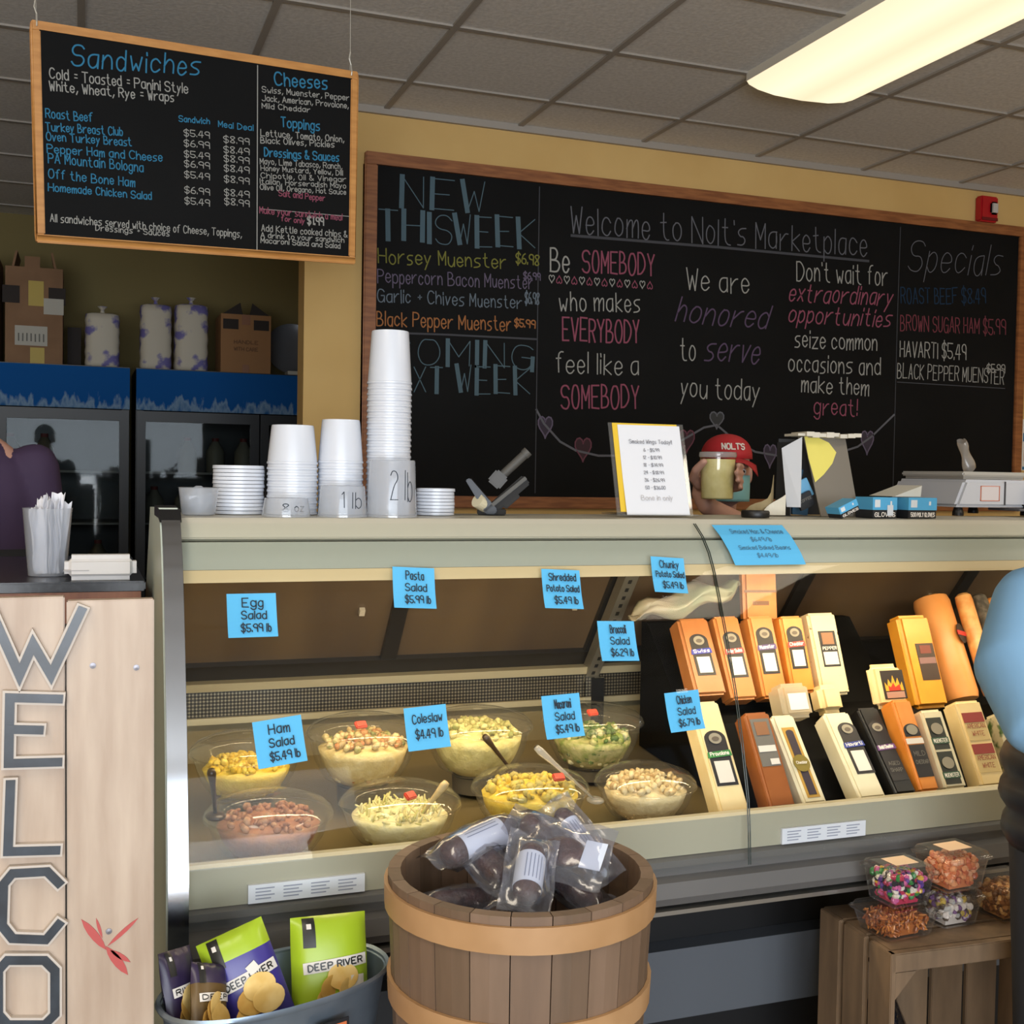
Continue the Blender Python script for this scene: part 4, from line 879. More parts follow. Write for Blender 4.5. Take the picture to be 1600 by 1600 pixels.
MB().box(.09, .125, -.1165, -.115, .066, .077).build('display_label', mat('sticker_pale', 'c8c0c0', .6), t)
MB().box(.14, .22, -.117, -.115, .03, .06).build('display_window', mat('display_dark', '1c2420', .15), t)
MB().box(.03, .3, -.14, -.03, .014, .02).build('display_shelf', mat('scale_grey', '55555a', .4), t, bevel=.002)
t = empty('plastic_glove', 'crumpled clear plastic glove standing on the scale platter', 'glove', c + Vector((-.02, -.02, .1155)), (0, R(-26), R(10)))
MB().grid(lambda u, v: Vector(((.024 - .015 * v) * math.cos(6.283 * u) * (1 + .15 * math.sin(12 * u)), .012 * math.sin(6.283 * u) * (1 + .3 * math.sin(9 * v)), .002 + .082 * v + .004 * math.sin(8 * u))), 16, 10).build('film', clear('glove_film', (.9, .9, .9), body=.45, refl=1.5, rough=.2, bodycol=(.6, .56, .52)), t, smooth=True)

# ---------------------------------------------------------------- counter on the left
zc = P(130, 903, Y=2.28).z
t = empty('side_counter', 'black topped counter with a brown wood edge left of the deli case', 'counter', (-1, 2.4, 0))
MB().box(-1.4, 1.108, -.2, .45, zc - .018, zc).build('worktop', mat('worktop_black', '18181b', .3, noise=('2c2c30', 60, 2, .5, .65)), t, bevel=.003)
MB().box(-1.4, 1.1, -.196, .44, zc - .075, zc - .019).build('edge_rail', mat('rail_brown', '7a4a2c', .5, noise=('66391f', 8, 3, .35, .65), scale=(6, 1, 1)), t)
MB().box(-1.4, 1.1, -.18, .44, .0, zc - .076).build('carcass', mat('carcass_dark', '33302c', .6), t)
p = P(73, 903, Y=2.3); t = empty('bag_cup', 'clear cup stuffed with white paper bags on the side counter', 'cup', (p.x, 2.335, zc + .0008))
MB().lathe([(.032, 0), (.034, .001), (.044, .125), (.045, .127)], 30, cap0=True).build('cup', milk2, t, smooth='auto')
rn = random.Random(12)
for k in range(13):
    a = rn.uniform(0, 6.28); q = rn.uniform(.0, .026); w_ = rn.uniform(.008, .014); hh = rn.uniform(.12, .155); ln_ = rn.uniform(-.12, .12); an = rn.uniform(0, 3.1)
    M = Matrix.Translation((q * math.cos(a), q * math.sin(a), .004)) @ Euler((0, ln_, an)).to_matrix().to_4x4()
    MB().grid(lambda u, v: M @ Vector(((u - .5) * 2 * w_ * (1 + .6 * v), .003 * math.sin(6 * u + 9 * v), v * hh + (.004 * math.sin(17 * u + k) if v > .9 else 0))), 5, 7).build('paper_bag', mat('bag_white', 'd4d4da', .75), t, solid=.0006)
p = P(153, 902, Y=2.3); t = empty('towel_packet', 'white folded towel packet lying beside the cup of bags', 'towels', (p.x + .004, 2.245, zc + .0005))
MB().box(-.062, .062, -.03, .02, 0, .046).build('towels', mat('towel_white', 'd6d4d4', .8), t, bevel=.012, seg=3)
MB().box(-.063, -.02, -.031, .021, .018, .0195).build('fold_line', mat('fold_grey', 'b0aeb0', .8), t)

# ---------------------------------------------------------------- back room: coolers and cartons
cb = mat('cooler_black', '0b0b0d', .4)
hd = mat('cooler_header', '1f6ab0', .75, spec=.1)
nt = hd.node_tree; bs = nt.nodes['Principled BSDF']; tc = nt.nodes.new('ShaderNodeTexCoord'); sp = nt.nodes.new('ShaderNodeSeparateXYZ'); nt.links.new(tc.outputs['Object'], sp.inputs[0])
mp = nt.nodes.new('ShaderNodeMapping'); mp.inputs['Scale'].default_value = (14, 0, 5); nt.links.new(tc.outputs['Object'], mp.inputs[0])
nz = nt.nodes.new('ShaderNodeTexNoise'); nz.inputs['Scale'].default_value = 1.6; nz.inputs['Detail'].default_value = 5; nt.links.new(mp.outputs[0], nz.inputs['Vector'])
mm = nt.nodes.new('ShaderNodeMath'); mm.operation = 'MULTIPLY_ADD'; nt.links.new(nz.outputs['Fac'], mm.inputs[0]); mm.inputs[1].default_value = .30; mm.inputs[2].default_value = -.215
m2_ = nt.nodes.new('ShaderNodeMath'); m2_.operation = 'SUBTRACT'; nt.links.new(mm.outputs[0], m2_.inputs[0]); nt.links.new(sp.outputs[2], m2_.inputs[1])
rp = nt.nodes.new('ShaderNodeValToRGB'); nt.links.new(m2_.outputs[0], rp.inputs[0])
rp.color_ramp.elements[0].position = 0; rp.color_ramp.elements[0].color = lin('125498'); rp.color_ramp.elements[1].position = .035; rp.color_ramp.elements[1].color = lin('7c98b4')
e = rp.color_ramp.elements.new(.09); e.color = lin('2a5e94')
nt.links.new(rp.outputs[0], bs.inputs['Base Color'])
shm = mat('cooler_shelf', '8e8e8a', .5); cg = clear('cooler_glass', (.75, .78, .78), refl=.45)
def cooler(x0, x1, label, rnd):
    w_ = x1 - x0; t = empty('drinks_cooler', label, 'cooler', (x0, 7.0, 0), group='coolers in the back room')
    MB().box(0, w_, .04, .7, 1.76, 2.0).box(0, w_, .04, .7, 0, .2).box(0, .04, .04, .7, .2, 1.76).box(w_ - .04, w_, .04, .7, .2, 1.76).box(.04, w_ - .04, .66, .7, .2, 1.76).build('cabinet', cb, t)
    MB().box(.0, w_, -.02, .039, -.1175, .1175).build('header_sign', hd, t).location = (0, 0, 1.873)
    n = 2; dw = w_ / n
    for k in range(n):
        a, b = k * dw + .004, (k + 1) * dw - .004
        d = MB().box(a, a + .05, 0, .039, .12, 1.75).box(b - .05, b, 0, .039, .12, 1.75).box(a + .05, b - .05, 0, .039, 1.69, 1.75).box(a + .05, b - .05, 0, .039, .12, .19).build('door', cb, t)
        MB().box(a + .05, b - .05, .018, .022, .19, 1.69).build('glass', cg, d)
        hx = b - .03 if k == 0 else a + .03
        MB().box(hx - .008, hx + .008, -.03, -.002, .8, 1.3).build('handle', mat('handle_dark', '3a3028', .4), d)
    for z in (.45, .78, 1.1, 1.4):
        MB().box(.045, w_ - .045, .1, .62, z - .012, z).build('shelf', shm, t)
    proto = None
    for z in (.78, 1.1, 1.4):
        x = .12
        while x < w_ - .16:
            if rnd.random() < .72:
                if proto is None:
                    proto = empty('drink_jug', 'pale jug on a shelf inside the dark ' + label.split(' with')[0].replace('black ', ''), 'jug', (x0 + x, 7.3, z), group='jugs in the coolers')
                    MB().lathe([(.05, 0), (.055, .01), (.055, .13), (.03, .17), (.02, .19)], 16, cap0=True).build('jug', mat('jug_' + str(rnd.randrange(2)), ('8a8678', '6c6452')[rnd.randrange(2)], .5), proto, smooth='auto')
                    MB().lathe([(.021, .19), (.021, .21), (.001, .211)], 12).build('cap', mat('jug_cap', '7a3030', .5), proto)
                    j = proto
                else: j = copy_tree(proto)
                j.location = (x0 + x, 7.22 + rnd.uniform(0, .1), z + .001)
            x += rnd.uniform(.125, .2)
    return t
rnd = random.Random(31)
cooler(-1.16, .248, 'black two door cooler with a blue mountain header, left of the other cooler', rnd)
cooler(.284, 1.692, 'right black cooler with a blue mountain header, partly behind the wall corner', rnd)
kraft = mat('cardboard', '8c6a4c', .8, noise=('7e5e42', 5, 3, .35, .65)); kd = mat('cardboard_dark', '2c2420', .8); yt = mat('tape_yellow', 'b49a30', .5); wl = mat('carton_label', 'b4b0a4', .7)
def top_of_cooler(px, Y=7.1): p = P(px, 575, Y=Y); return Vector((p.x, Y, 2.001))
def box_w(a, b, Y): return P(b, 570, Y=Y).x - P(a, 570, Y=Y).x
Yb = 7.08
w_ = box_w(8, 98, Yb); hb = P(53, 418, Y=Yb).z - 2.0
t = empty('carton', 'tall open cardboard carton with yellow tape and white labels on the left cooler', 'carton', top_of_cooler(53, Yb))
MB().box(-w_ / 2, w_ / 2, 0, .35, 0, hb).build('carton_body', kraft, t)
for s in (-1, 1): MB().box(-.006, .006, 0, .34, 0, .09, Matrix.Translation((s * (w_ / 2 - .04), 0, hb)) @ Euler((0, R(-12 * s), 0)).to_matrix().to_4x4()).build('flap', kraft, t)
MB().box(-.05, .03, .0, .004, hb, hb + .06).build('flap', kraft, t)
for s in (-1, 1): MB().box(s * .12 - .045, s * .12 + .045, -.002, 0, hb * .62, hb * .80).build('hand_hole', kd, t)
MB().box(-.03, .05, -.003, 0, hb * .6, hb * .86).build('tape_strip', yt, t); MB().box(-.02, .055, -.003, 0, .0, .09).build('tape_strip', yt, t)
MB().box(-.1, .07, -.003, 0, .10, .21).build('shipping_label', wl, t); MB().box(.05, .155, -.003, 0, .28, .37).build('shipping_label', wl, t)
word(t, 'IIIIIII', -.08, .05, .125, .04, mat('print_grey', '6a6862', .8), y=-.005, w_=.007)
t = empty('carton', 'cardboard carton cut by the left edge of the photograph on the left cooler', 'carton', top_of_cooler(-60, Yb)); MB().box(-.15, .19, 0, .35, 0, hb + .04).build('carton_body', kraft, t); MB().box(-.03, .03, -.002, 0, hb * .5, hb * .8).build('tape_strip', kd, t)
slv = mat('sleeve_white', 'c6beac', .6, noise=('6c66a0', 9, 4, .52, .60))
for px, w0, top, lb in ((160, 56, 487, 'white and purple sleeve of cups standing alone on the left cooler'), (244, 51, 473, 'white and purple sleeve of cups, left one of the pair on the right cooler'), (300, 54, 473, 'white and purple sleeve of cups, right one of the pair on the right cooler')):
    r_ = box_w(px - w0 / 2, px + w0 / 2, 7.12) / 2; hb2 = P(px, top, Y=7.12).z - 2.0
    t = empty('cup_sleeve', lb, 'cups', top_of_cooler(px, 7.12) + Vector((0, r_, 0)), group='wrapped cup sleeves on the coolers'); n = 10
    pr = []
    for k in range(n + 1): pr += [(r_ * (.96 + .04 * (k % 2)), hb2 * .96 * k / n)]
    pr += [(r_ * .7, hb2 * .985), (r_ * .15, hb2)]
    MB().lathe(pr, 20, e=4, cap0=True).build('wrapped_cups', slv, t, smooth=True)
    MB().lathe([(r_ * .16, hb2 - .004), (r_ * .1, hb2 + .02), (r_ * .3, hb2 + .04)], 9).build('twist', slv, t)
t = empty('carton', 'low dark carton behind the single cup sleeve', 'carton', top_of_cooler(118, 7.3)); MB().box(-.045, .03, 0, .2, 0, .24).build('carton_body', kd, t)
w_ = box_w(345, 423, Yb); hb = P(384, 492, Y=Yb).z - 2.0
t = empty('carton', 'small cardboard carton with open dark flaps near the wall corner', 'carton', top_of_cooler(384, Yb))
MB().box(-w_ / 2, w_ / 2, 0, .3, 0, hb).build('carton_body', mat('cardboard_tan', '9a7048', .8), t)
for s in (-1, 1):
    MB().prism([(s * .02, hb), (s * (w_ / 2 - .01), hb), (s * .035, hb + .07)], 0, .004, 'y').build('flap', kd, t); MB().box(s * .09 - .045, s * .09 + .045, -.002, 0, hb - .09, hb - .03).build('side_print', kd, t)
MB().box(-.025, .025, -.003, 0, hb - .06, hb).build('tape_strip', mat('tape_tan', '8a5a38', .5), t); MB().box(-.02, .02, -.003, 0, 0, .05).build('tape_strip', MATS['tape_tan'], t)
word(t, 'HANDLE', -.07, .07, hb * .5, .02, mat('print_brown', '6e4e34', .8), y=-.005, w_=.004); word(t, 'WITH CARE', -.07, .07, hb * .38, .02, MATS['print_brown'], y=-.005, w_=.004)
c = top_of_cooler(456, 7.46); t = empty('round_tray', 'silver round tray standing on edge beside the wall corner on the right cooler', 'tray', c + Vector((0, 0, .19)))
MB().lathe([(.001, 0), (.12, .0), (.15, .02), (.17, .025), (.17, .03), (.12, .008), (.001, .008)], 32, M=Euler((R(75), 0, 0)).to_matrix().to_4x4()).build('dish', mat('tray_silver', 'a8acb4', .25, .7), t, smooth='auto')
t = empty('paper_stack', 'flat white packet lying at the edge of the right cooler top', 'packet', top_of_cooler(468, 7.03)); MB().box(-.07, .1, 0, .12, 0, .022).build('packet', wl, t, bevel=.003)
# ---------------------------------------------------------------- welcome sign
YS = 1.6
wood = mat('sign_pine', 'b8a694', .45, noise=('97816e', 5, 6, .3, .75), scale=(5, 1, .7))
t = empty('welcome_sign', 'tall pale plank sign with raised dark WELCOME letters standing by the counter', 'sign', (-.013, YS, 0), (0, R(-.35), 0))
MB().box(-.112, -.0012, 0, .022, 0, 1.252).build('plank', wood, t, bevel=.0015)
MB().box(.0012, .110, 0, .022, 0, 1.246).build('plank', wood, t, bevel=.0015)
MB().box(-.1, .1, .0225, .04, 1.1, 1.16).build('cleat', wood, t); MB().box(-.1, .1, .0225, .04, .12, .18).build('cleat', wood, t)
Ms = t.matrix_world.copy()
def stroke_poly(pts, w_, closed=False):
    """offset outline of a polyline with mitred corners"""
    pts = [Vector(p) for p in pts]; n = len(pts); L_, R_ = [], []
    for i, p in enumerate(pts):
        a = pts[i - 1] if (i or closed) else None; b = pts[(i + 1) % n] if (i < n - 1 or closed) else None
        d1 = (p - a).normalized() if a is not None else None; d2 = (b - p).normalized() if b is not None else None
        d1 = d1 or d2; d2 = d2 or d1
        n1, n2 = Vector((-d1.y, d1.x)), Vector((-d2.y, d2.x)); m = n1 + n2; m.normalize(); k = w_ / 2 / max(m.dot(n1), .35)
        e = Vector((0, 0))
        if not closed and i == 0: e = -d2 * w_ / 2 * .9
        if not closed and i == n - 1: e = d1 * w_ / 2 * .9
        L_.append(p + m * k + e); R_.append(p - m * k + e)
    return L_, R_
def stroke_mesh(mb, pts, w_, y0, y1, closed=False):
    A, B = stroke_poly(pts, w_, closed); n = len(A)
    vs = [Vector((q.x, y, q.y)) for y in (y0, y1) for q in A + B]
    f = []; m = n if closed else n - 1
    for i in range(m):
        j = (i + 1) % n
        f += [(i, j, n + j, n + i), (2 * n + i, 3 * n + i, 3 * n + j, 2 * n + j), (i, 2 * n + i, 2 * n + j, j), (n + i, n + j, 3 * n + j, 3 * n + i)]
    if not closed: f += [(0, n, 3 * n, 2 * n), (n - 1, 2 * n - 1 + 2 * n - n, 0, 0)][:1] + [(n - 1, 3 * n - 1, 4 * n - 1, 2 * n - 1)]
    return mb.add(vs, f)
pale_l = mat('letter_edge_pale', 'b8aea4', .6); dark_l = mat('letter_dark', '1e232a', .3, noise=('343c46', 16, 4, .4, .7))
Lp = lambda x, y: LP(Ms, x, y)
letters = {'w': [[(-14, 952), (31, 1053), (52, 1005), (80, 1053), (127, 953)]],
 'e': [[(92, 1090), (16, 1088), (14, 1190), (91, 1188)], [(16, 1137), (62, 1138)]],
 'l': [[(17, 1222), (13, 1327), (88, 1325)]],
 'c': [[(92, 1376), (74, 1358), (20, 1361), (6, 1378), (4, 1442), (20, 1462), (72, 1464), (92, 1440)]],
 'o': [[(12, 1496), (70, 1496), (86, 1512), (86, 1580), (70, 1596), (12, 1596), (-2, 1580), (-2, 1512)]],
 'm': [[(-2, 1728), (0, 1632), (44, 1690), (88, 1632), (88, 1728)]],
 'e ': [[(90, 1770), (10, 1768), (8, 1868), (88, 1868)], [(10, 1818), (58, 1818)]]}
for ch_, sts in letters.items():
    k = ch_.strip(); mb = MB(); m2 = MB()
    for i, st in enumerate(sts):
        q = [Lp(*p) for p in st]; yo = -.0006 * i
        stroke_mesh(mb, q, .0172, -.009 + yo, -.0002, k == 'o'); stroke_mesh(m2, q, .0112, -.0105 + yo, -.0085, k == 'o')
    o = mb.build('letter_' + k, pale_l, t); m2.build('letter_face', dark_l, o)
mb = MB()
def petal(mb, a, b, w_):
    a, b = Vector(Lp(*a)), Vector(Lp(*b)); d = b - a; n = Vector((-d.y, d.x)).normalized() * w_
    pts = [a + d * s + n * math.sin(math.pi * s) ** .7 * sg for sg, ss in ((1, (0, .2, .4, .6, .8, 1)), (-1, (.8, .6, .4, .2))) for s in ss]
    mb.prism([(p.x, p.y) for p in pts], -.0012, -.0001, 'y')
petal(mb, (127, 1436), (166, 1484), .0052); petal(mb, (165, 1478), (200, 1523), .0058); petal(mb, (216, 1434), (168, 1478), .0028); petal(mb, (150, 1434), (160, 1466), .002); petal(mb, (172, 1484), (204, 1503), .0034)
mb.build('painted_dragonfly', mat('paint_red', 'a84440', .5), t)
mb = MB(); rn = random.Random(3)
for (x, y) in ((145, 1040), (213, 1043), (170, 1455)):
    c = Lp(x, y); mb = MB(); mb.lathe([(.0001, 0), (.004, 0), (.004, .0008), (.0001, .0012)], 12, M=Matrix.Translation((c[0], -.0002, c[1])) @ Euler((R(90), 0, 0)).to_matrix().to_4x4()); mb.build('screw_head', mat('screw_grey', '77757a', .35, .6), t)

# ---------------------------------------------------------------- barrel of wrapped sausages
BX, BY, BZ, BR = .599, 1.549, .85, .192
t = empty('barrel', 'brown wooden stave barrel with tan hoops in front of the deli case', 'barrel', (BX, BY, 0))
stv = [mat('stave_%d' % i, c, .6, noise=(c2, 7, 5, .3, .7), scale=(6, 6, .6)) for i, (c, c2) in enumerate((('725b48', '665140'), ('695442', '5c4937'), ('7a6351', '6d5846')))]
ns = 22; prof = [(.145, .0), (.160, .2), (.175, .45), (.183, .65), (.1905, .80), (BR, BZ)]
for k in range(ns):
    a0, a1 = 2 * math.pi * k / ns + .004, 2 * math.pi * (k + 1) / ns - .004; mb = MB(); vs = []
    for r, z in prof:
        for rr in (r, r - .018):
            for a in (a0, (a0 + a1) / 2, a1): vs.append((rr * math.cos(a), rr * math.sin(a), z))
    fs = []; m = len(prof)
    for i in range(m - 1):
        b, c = i * 6, i * 6 + 6
        fs += [(b, b + 1, c + 1, c), (b + 1, b + 2, c + 2, c + 1), (b + 4, b + 3, c + 3, c + 4), (b + 5, b + 4, c + 4, c + 5), (b + 3, b, c, c + 3), (b + 2, b + 5, c + 5, c + 2)]
    e = (m - 1) * 6; fs += [(e, e + 1, e + 4, e + 3), (e + 1, e + 2, e + 5, e + 4), (1, 0, 3, 4), (2, 1, 4, 5)]
    mb.add(vs, fs).build('stave', stv[k * 7 % 3], t)
hoop = mat('hoop_tan', 'b08a62', .5, noise=('a07a52', 9, 3, .35, .65))
def rz(z):
    for (a, za), (b, zb) in zip(prof, prof[1:]):
        if z <= zb: return a + (b - a) * (z - za) / (zb - za)
    return BR
for z0_, z1_ in ((.802, .838), (.672, .706), (.2, .235)):
    MB().lathe([(rz(z0_) + .0005, z0_), (rz(z0_) + .006, z0_), (rz(z1_) + .006, z1_), (rz(z1_) + .0005, z1_), (rz(z0_) + .0005, z0_)], 44).build('hoop', hoop, t, smooth='auto')
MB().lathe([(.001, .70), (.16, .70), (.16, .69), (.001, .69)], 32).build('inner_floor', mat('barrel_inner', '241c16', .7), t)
film = clear('pouch_film', (.9, .9, .93), body=.13, refl=1.9, rough=.16, bodycol=(.62, .66, .78)); meat = mat('sausage_brown', '34150d', .32, noise=('4a2014', 60, 4, .35, .65), bump=.9); wlab = mat('sausage_label', 'd4dcec', .55); tlab = mat('print_slate', '7c86a0', .7)
def packet(p, rot, label, kind, L_=.115, r=.021):
    t = empty('sausage_packet', label, 'sausage', p, [R(a) for a in rot], 'vacuum packed sausages in the barrel')
    rn = random.Random(int(p[0] * 1e4))
    if kind == 'slab':
        MB().ball((0, 0, 0), (.034, .026, .012), 14, 8).build('meat', meat, t, smooth=True)
        lb = MB().box(.03, .062, -.024, .024, .004, .0055).build('label', wlab, t)
        W2, H2 = .07, .055
    else:
        pr = [(.004, -L_ / 2), (r * .5, -L_ / 2 + .002), (r * .86, -L_ / 2 + .008), (r, -L_ / 2 + .018), (r, -L_ / 2 + .022), (r, 0), (r, L_ / 2 - .022), (r, L_ / 2 - .018), (r * .86, L_ / 2 - .008), (r * .5, L_ / 2 - .002), (.004, L_ / 2)]
        M = Euler((0, R(90), 0)).to_matrix().to_4x4()
        MB().lathe(pr, 20, M=M, cap0=True, cap1=True).build('meat', meat, t, smooth=True)
        if kind == 'label':
            lb = MB().lathe([(r + .0006, -L_ * .28), (r + .0014, -L_ * .28), (r + .0014, L_ * .26), (r + .0006, L_ * .26)], 24, M=M).build('label', wlab, t, smooth='auto')
            m = MB()
            for i in range(5):
                a = R(60 + i * 15); m.add([M @ Vector((-(r + .0018) * math.sin(a + d), (r + .0018) * math.cos(a + d), z)) for d, z in ((0, -L_ * .22), (0, L_ * .2), (.06, L_ * .2), (.06, -L_ * .22))], [(0, 1, 2, 3)])
            m.build('label_print', tlab, lb)
        W2, H2 = L_ / 2 + .02, r * 1.9
    def pouch(sg):
        def f(u, v):
            x, y = (u - .5) * 2 * W2, (v - .5) * 2 * H2
            ex = max(0, 1 - (abs(x) / (W2 * .86)) ** 4) * max(0, 1 - (abs(y) / (H2 * .8)) ** 2)
            return Vector((x, y, sg * ((r if kind != 'slab' else .013) * 1.1 + .001) * math.sqrt(ex) + .005 * math.sin(70 * x + 95 * y) * (1 - ex) + sg * (.0004 + rn.uniform(0, .0034) * ex) + rn.uniform(-.0022, .0022) * (1 - ex)))
        return f
    mb = MB().grid(pouch(1), 14, 10).grid(pouch(-1), 14, 10)
    mb.build('pouch', film, t, smooth=True)
pk = [((715, 1362, .83), (0, -10, 18), 'sausage with a wide pale blue label at the left of the barrel', 'label', .14, .023),
 ((880, 1368, .845), (35, 4, -40), 'dark square meat pouch facing up at the middle of the heap', 'slab', .11, .02),
 ((826, 1416, .825), (20, -30, 62), 'sausage with a narrow pale label at the front of the barrel', 'label', .1, .02),
 ((862, 1318, .845), (40, -30, 10), 'pouch standing up with a bright blue white label corner at the back', 'label', .085, .015),
 ((955, 1318, .85), (15, 28, -30), 'dark unlabelled sausage at the rear right of the barrel', 'plain', .11, .021),
 ((978, 1372, .825), (0, 20, -50), 'dark sausage against the right rim of the barrel', 'plain', .1, .02),
 ((930, 1335, .85), (30, 35, -70), 'sausage with a white label pointing at the viewer on the right', 'label', .12, .016),
 ((790, 1330, .835), (-12, 8, 30), 'brown sausage behind the dark square pouch', 'plain', .11, .018),
 ((760, 1390, .815), (10, 22, -64), 'dark sausage end beside the wide blue label', 'plain', .09, .021),
 ((720, 1415, .80), (8, 6, 12), 'cloudy pouch of small sausage at the front left rim', 'plain', .1, .016),
 ((905, 1420, .815), (25, -6, 30), 'shiny bluish pouch at the front right of the heap', 'slab', .1, .02),
 ((850, 1345, .80), (0, 0, 5), 'sausage buried in the centre of the heap', 'plain', .12, .021),
 ((800, 1370, .80), (10, 10, -20), 'sausage under the square pouch on its left', 'plain', .11, .02),
 ((690, 1345, .79), (0, 8, 70), 'dark sausage deep at the left wall of the barrel', 'plain', .11, .021),
 ((940, 1390, .79), (0, -8, 70), 'dark sausage deep at the front right wall', 'plain', .11, .021)]
drop = ('behind the dark square',  'buried', 'under the square', 'deep at the front right')
from mathutils.bvhtree import BVHTree
def settle(t, placed, low, high):
    """keep a packet inside the staves and lift it off the packets below"""
    ch_ = [o for o in t.children]; vs = []; fs = []
    bpy.context.view_layer.update()
    for o in ch_:
        n0 = len(vs); vs += [o.matrix_world @ v.co for v in o.data.vertices]; fs += [[n0 + i for i in p.vertices] for p in o.data.polygons]
    sh = Vector((0, 0, low - t.location.z)); axis = Vector((BX, BY))
    for _ in range(14):
        w_ = max(vs, key=lambda v: (Vector((v.x + sh.x, v.y + sh.y)) - axis).length if v.z + sh.z < BZ + .015 else 0)
        d = Vector((w_.x + sh.x, w_.y + sh.y)) - axis; ex = d.length - (rz(min(max(w_.z + sh.z, .7), BZ)) - .0225)
        if ex <= 0: break
        d.normalize(); sh.x -= d.x * ex; sh.y -= d.y * ex
    for k in range(60):
        b = BVHTree.FromPolygons([v + sh for v in vs], fs)
        if not any(b.overlap(p) for p in placed) or t.location.z + sh.z > high: break
        sh.z += .003
    placed.append(b); t.location += sh
placed = []
pk = [p for p in pk if not any(d in p[2] for d in drop)]
for (q, rot, lb, kd_, L_, r_) in sorted(pk, key=lambda p: p[0][2] + ('label' == p[3]) * .2 + ('middle of the heap' in p[2]) * .1):
    packet(P(q[0], q[1] - 4, Z=q[2] - .012), rot, lb, kd_, L_, r_); t = [o for o in COL.objects if o.name.startswith('sausage_packet') and o.parent is None and o.get('label') == lb][0]
    settle(t, placed, .742, .862)

# ---------------------------------------------------------------- tub of chips on a low keg
TX, TY, TA = .267, 1.655, R(17); TZ = .685
galv = mat('galvanised', '8a98a6', .35, .75, noise=('73808e', 9, 3, .35, .65))
t = empty('metal_tub', 'oval galvanised tub holding the chip bags', 'tub', (TX, TY, TZ - .2), (0, 0, TA))
MB().lathe([(.80, 0), (1.0, .2), (1.03, .203), (1.045, .198), (1.03, .193), (1.0, .197), (.985, .195), (.79, .004), (.01, .004)], 48, sx=.168, sy=.092, cap0=True, e=2.3).build('tub_body', galv, t, smooth='auto')
for s in (): MB().tube([(s * .172, -.03, .17), (s * .2, -.03, .165), (s * .205, -.025, .13), (s * .205, .025, .13), (s * .2, .03, .165), (s * .172, .03, .17)], .003, 8).build('handle', galv, t)
q = P(505, 1590, Z=.62); I = t.matrix_world.inverted(); ql = I @ Vector((q.x, TY - .09, .62))
tg = MB().box(ql.x - .028, ql.x + .022, -.1035, -.1015, .1, .17).build('price_tag', mat('tag_black', '17181c', .5), t)
MB().box(ql.x - .006, ql.x + .018, -.1042, -.1036, .135, .165).build('tag_picture', mat('tag_orange', 'c86a3c', .6), tg)
t = empty('wooden_keg', 'low round wooden keg under the metal tub', 'keg', (TX, TY - .02, 0))
MB().lathe([(.095, 0), (.108, .25), (.1, .476), (.08, .48), (.001, .48)], 32, cap0=True).build('keg_body', stv[1], t, smooth='auto'); 
for z in (.1, .38): MB().lathe([(.1, z), (.112, z), (.112, z + .03), (.102, z + .03)], 32).build('hoop', hoop, t)
purple = mat('bag_purple', '3c3480', .32); lime = mat('bag_lime', '9cb628', .32); chip2 = mat('chip_pale', 'e6c884', .7, noise=('d4ac5c', 25, 3, .4, .65)); chipm = mat('chip_yellow', 'dcb662', .7, noise=('cc9c48', 25, 3, .4, .65)); bagk = mat('bag_black', '1a1a18', .4); eggp = mat('bag_darkpurple', '2e2440', .35)
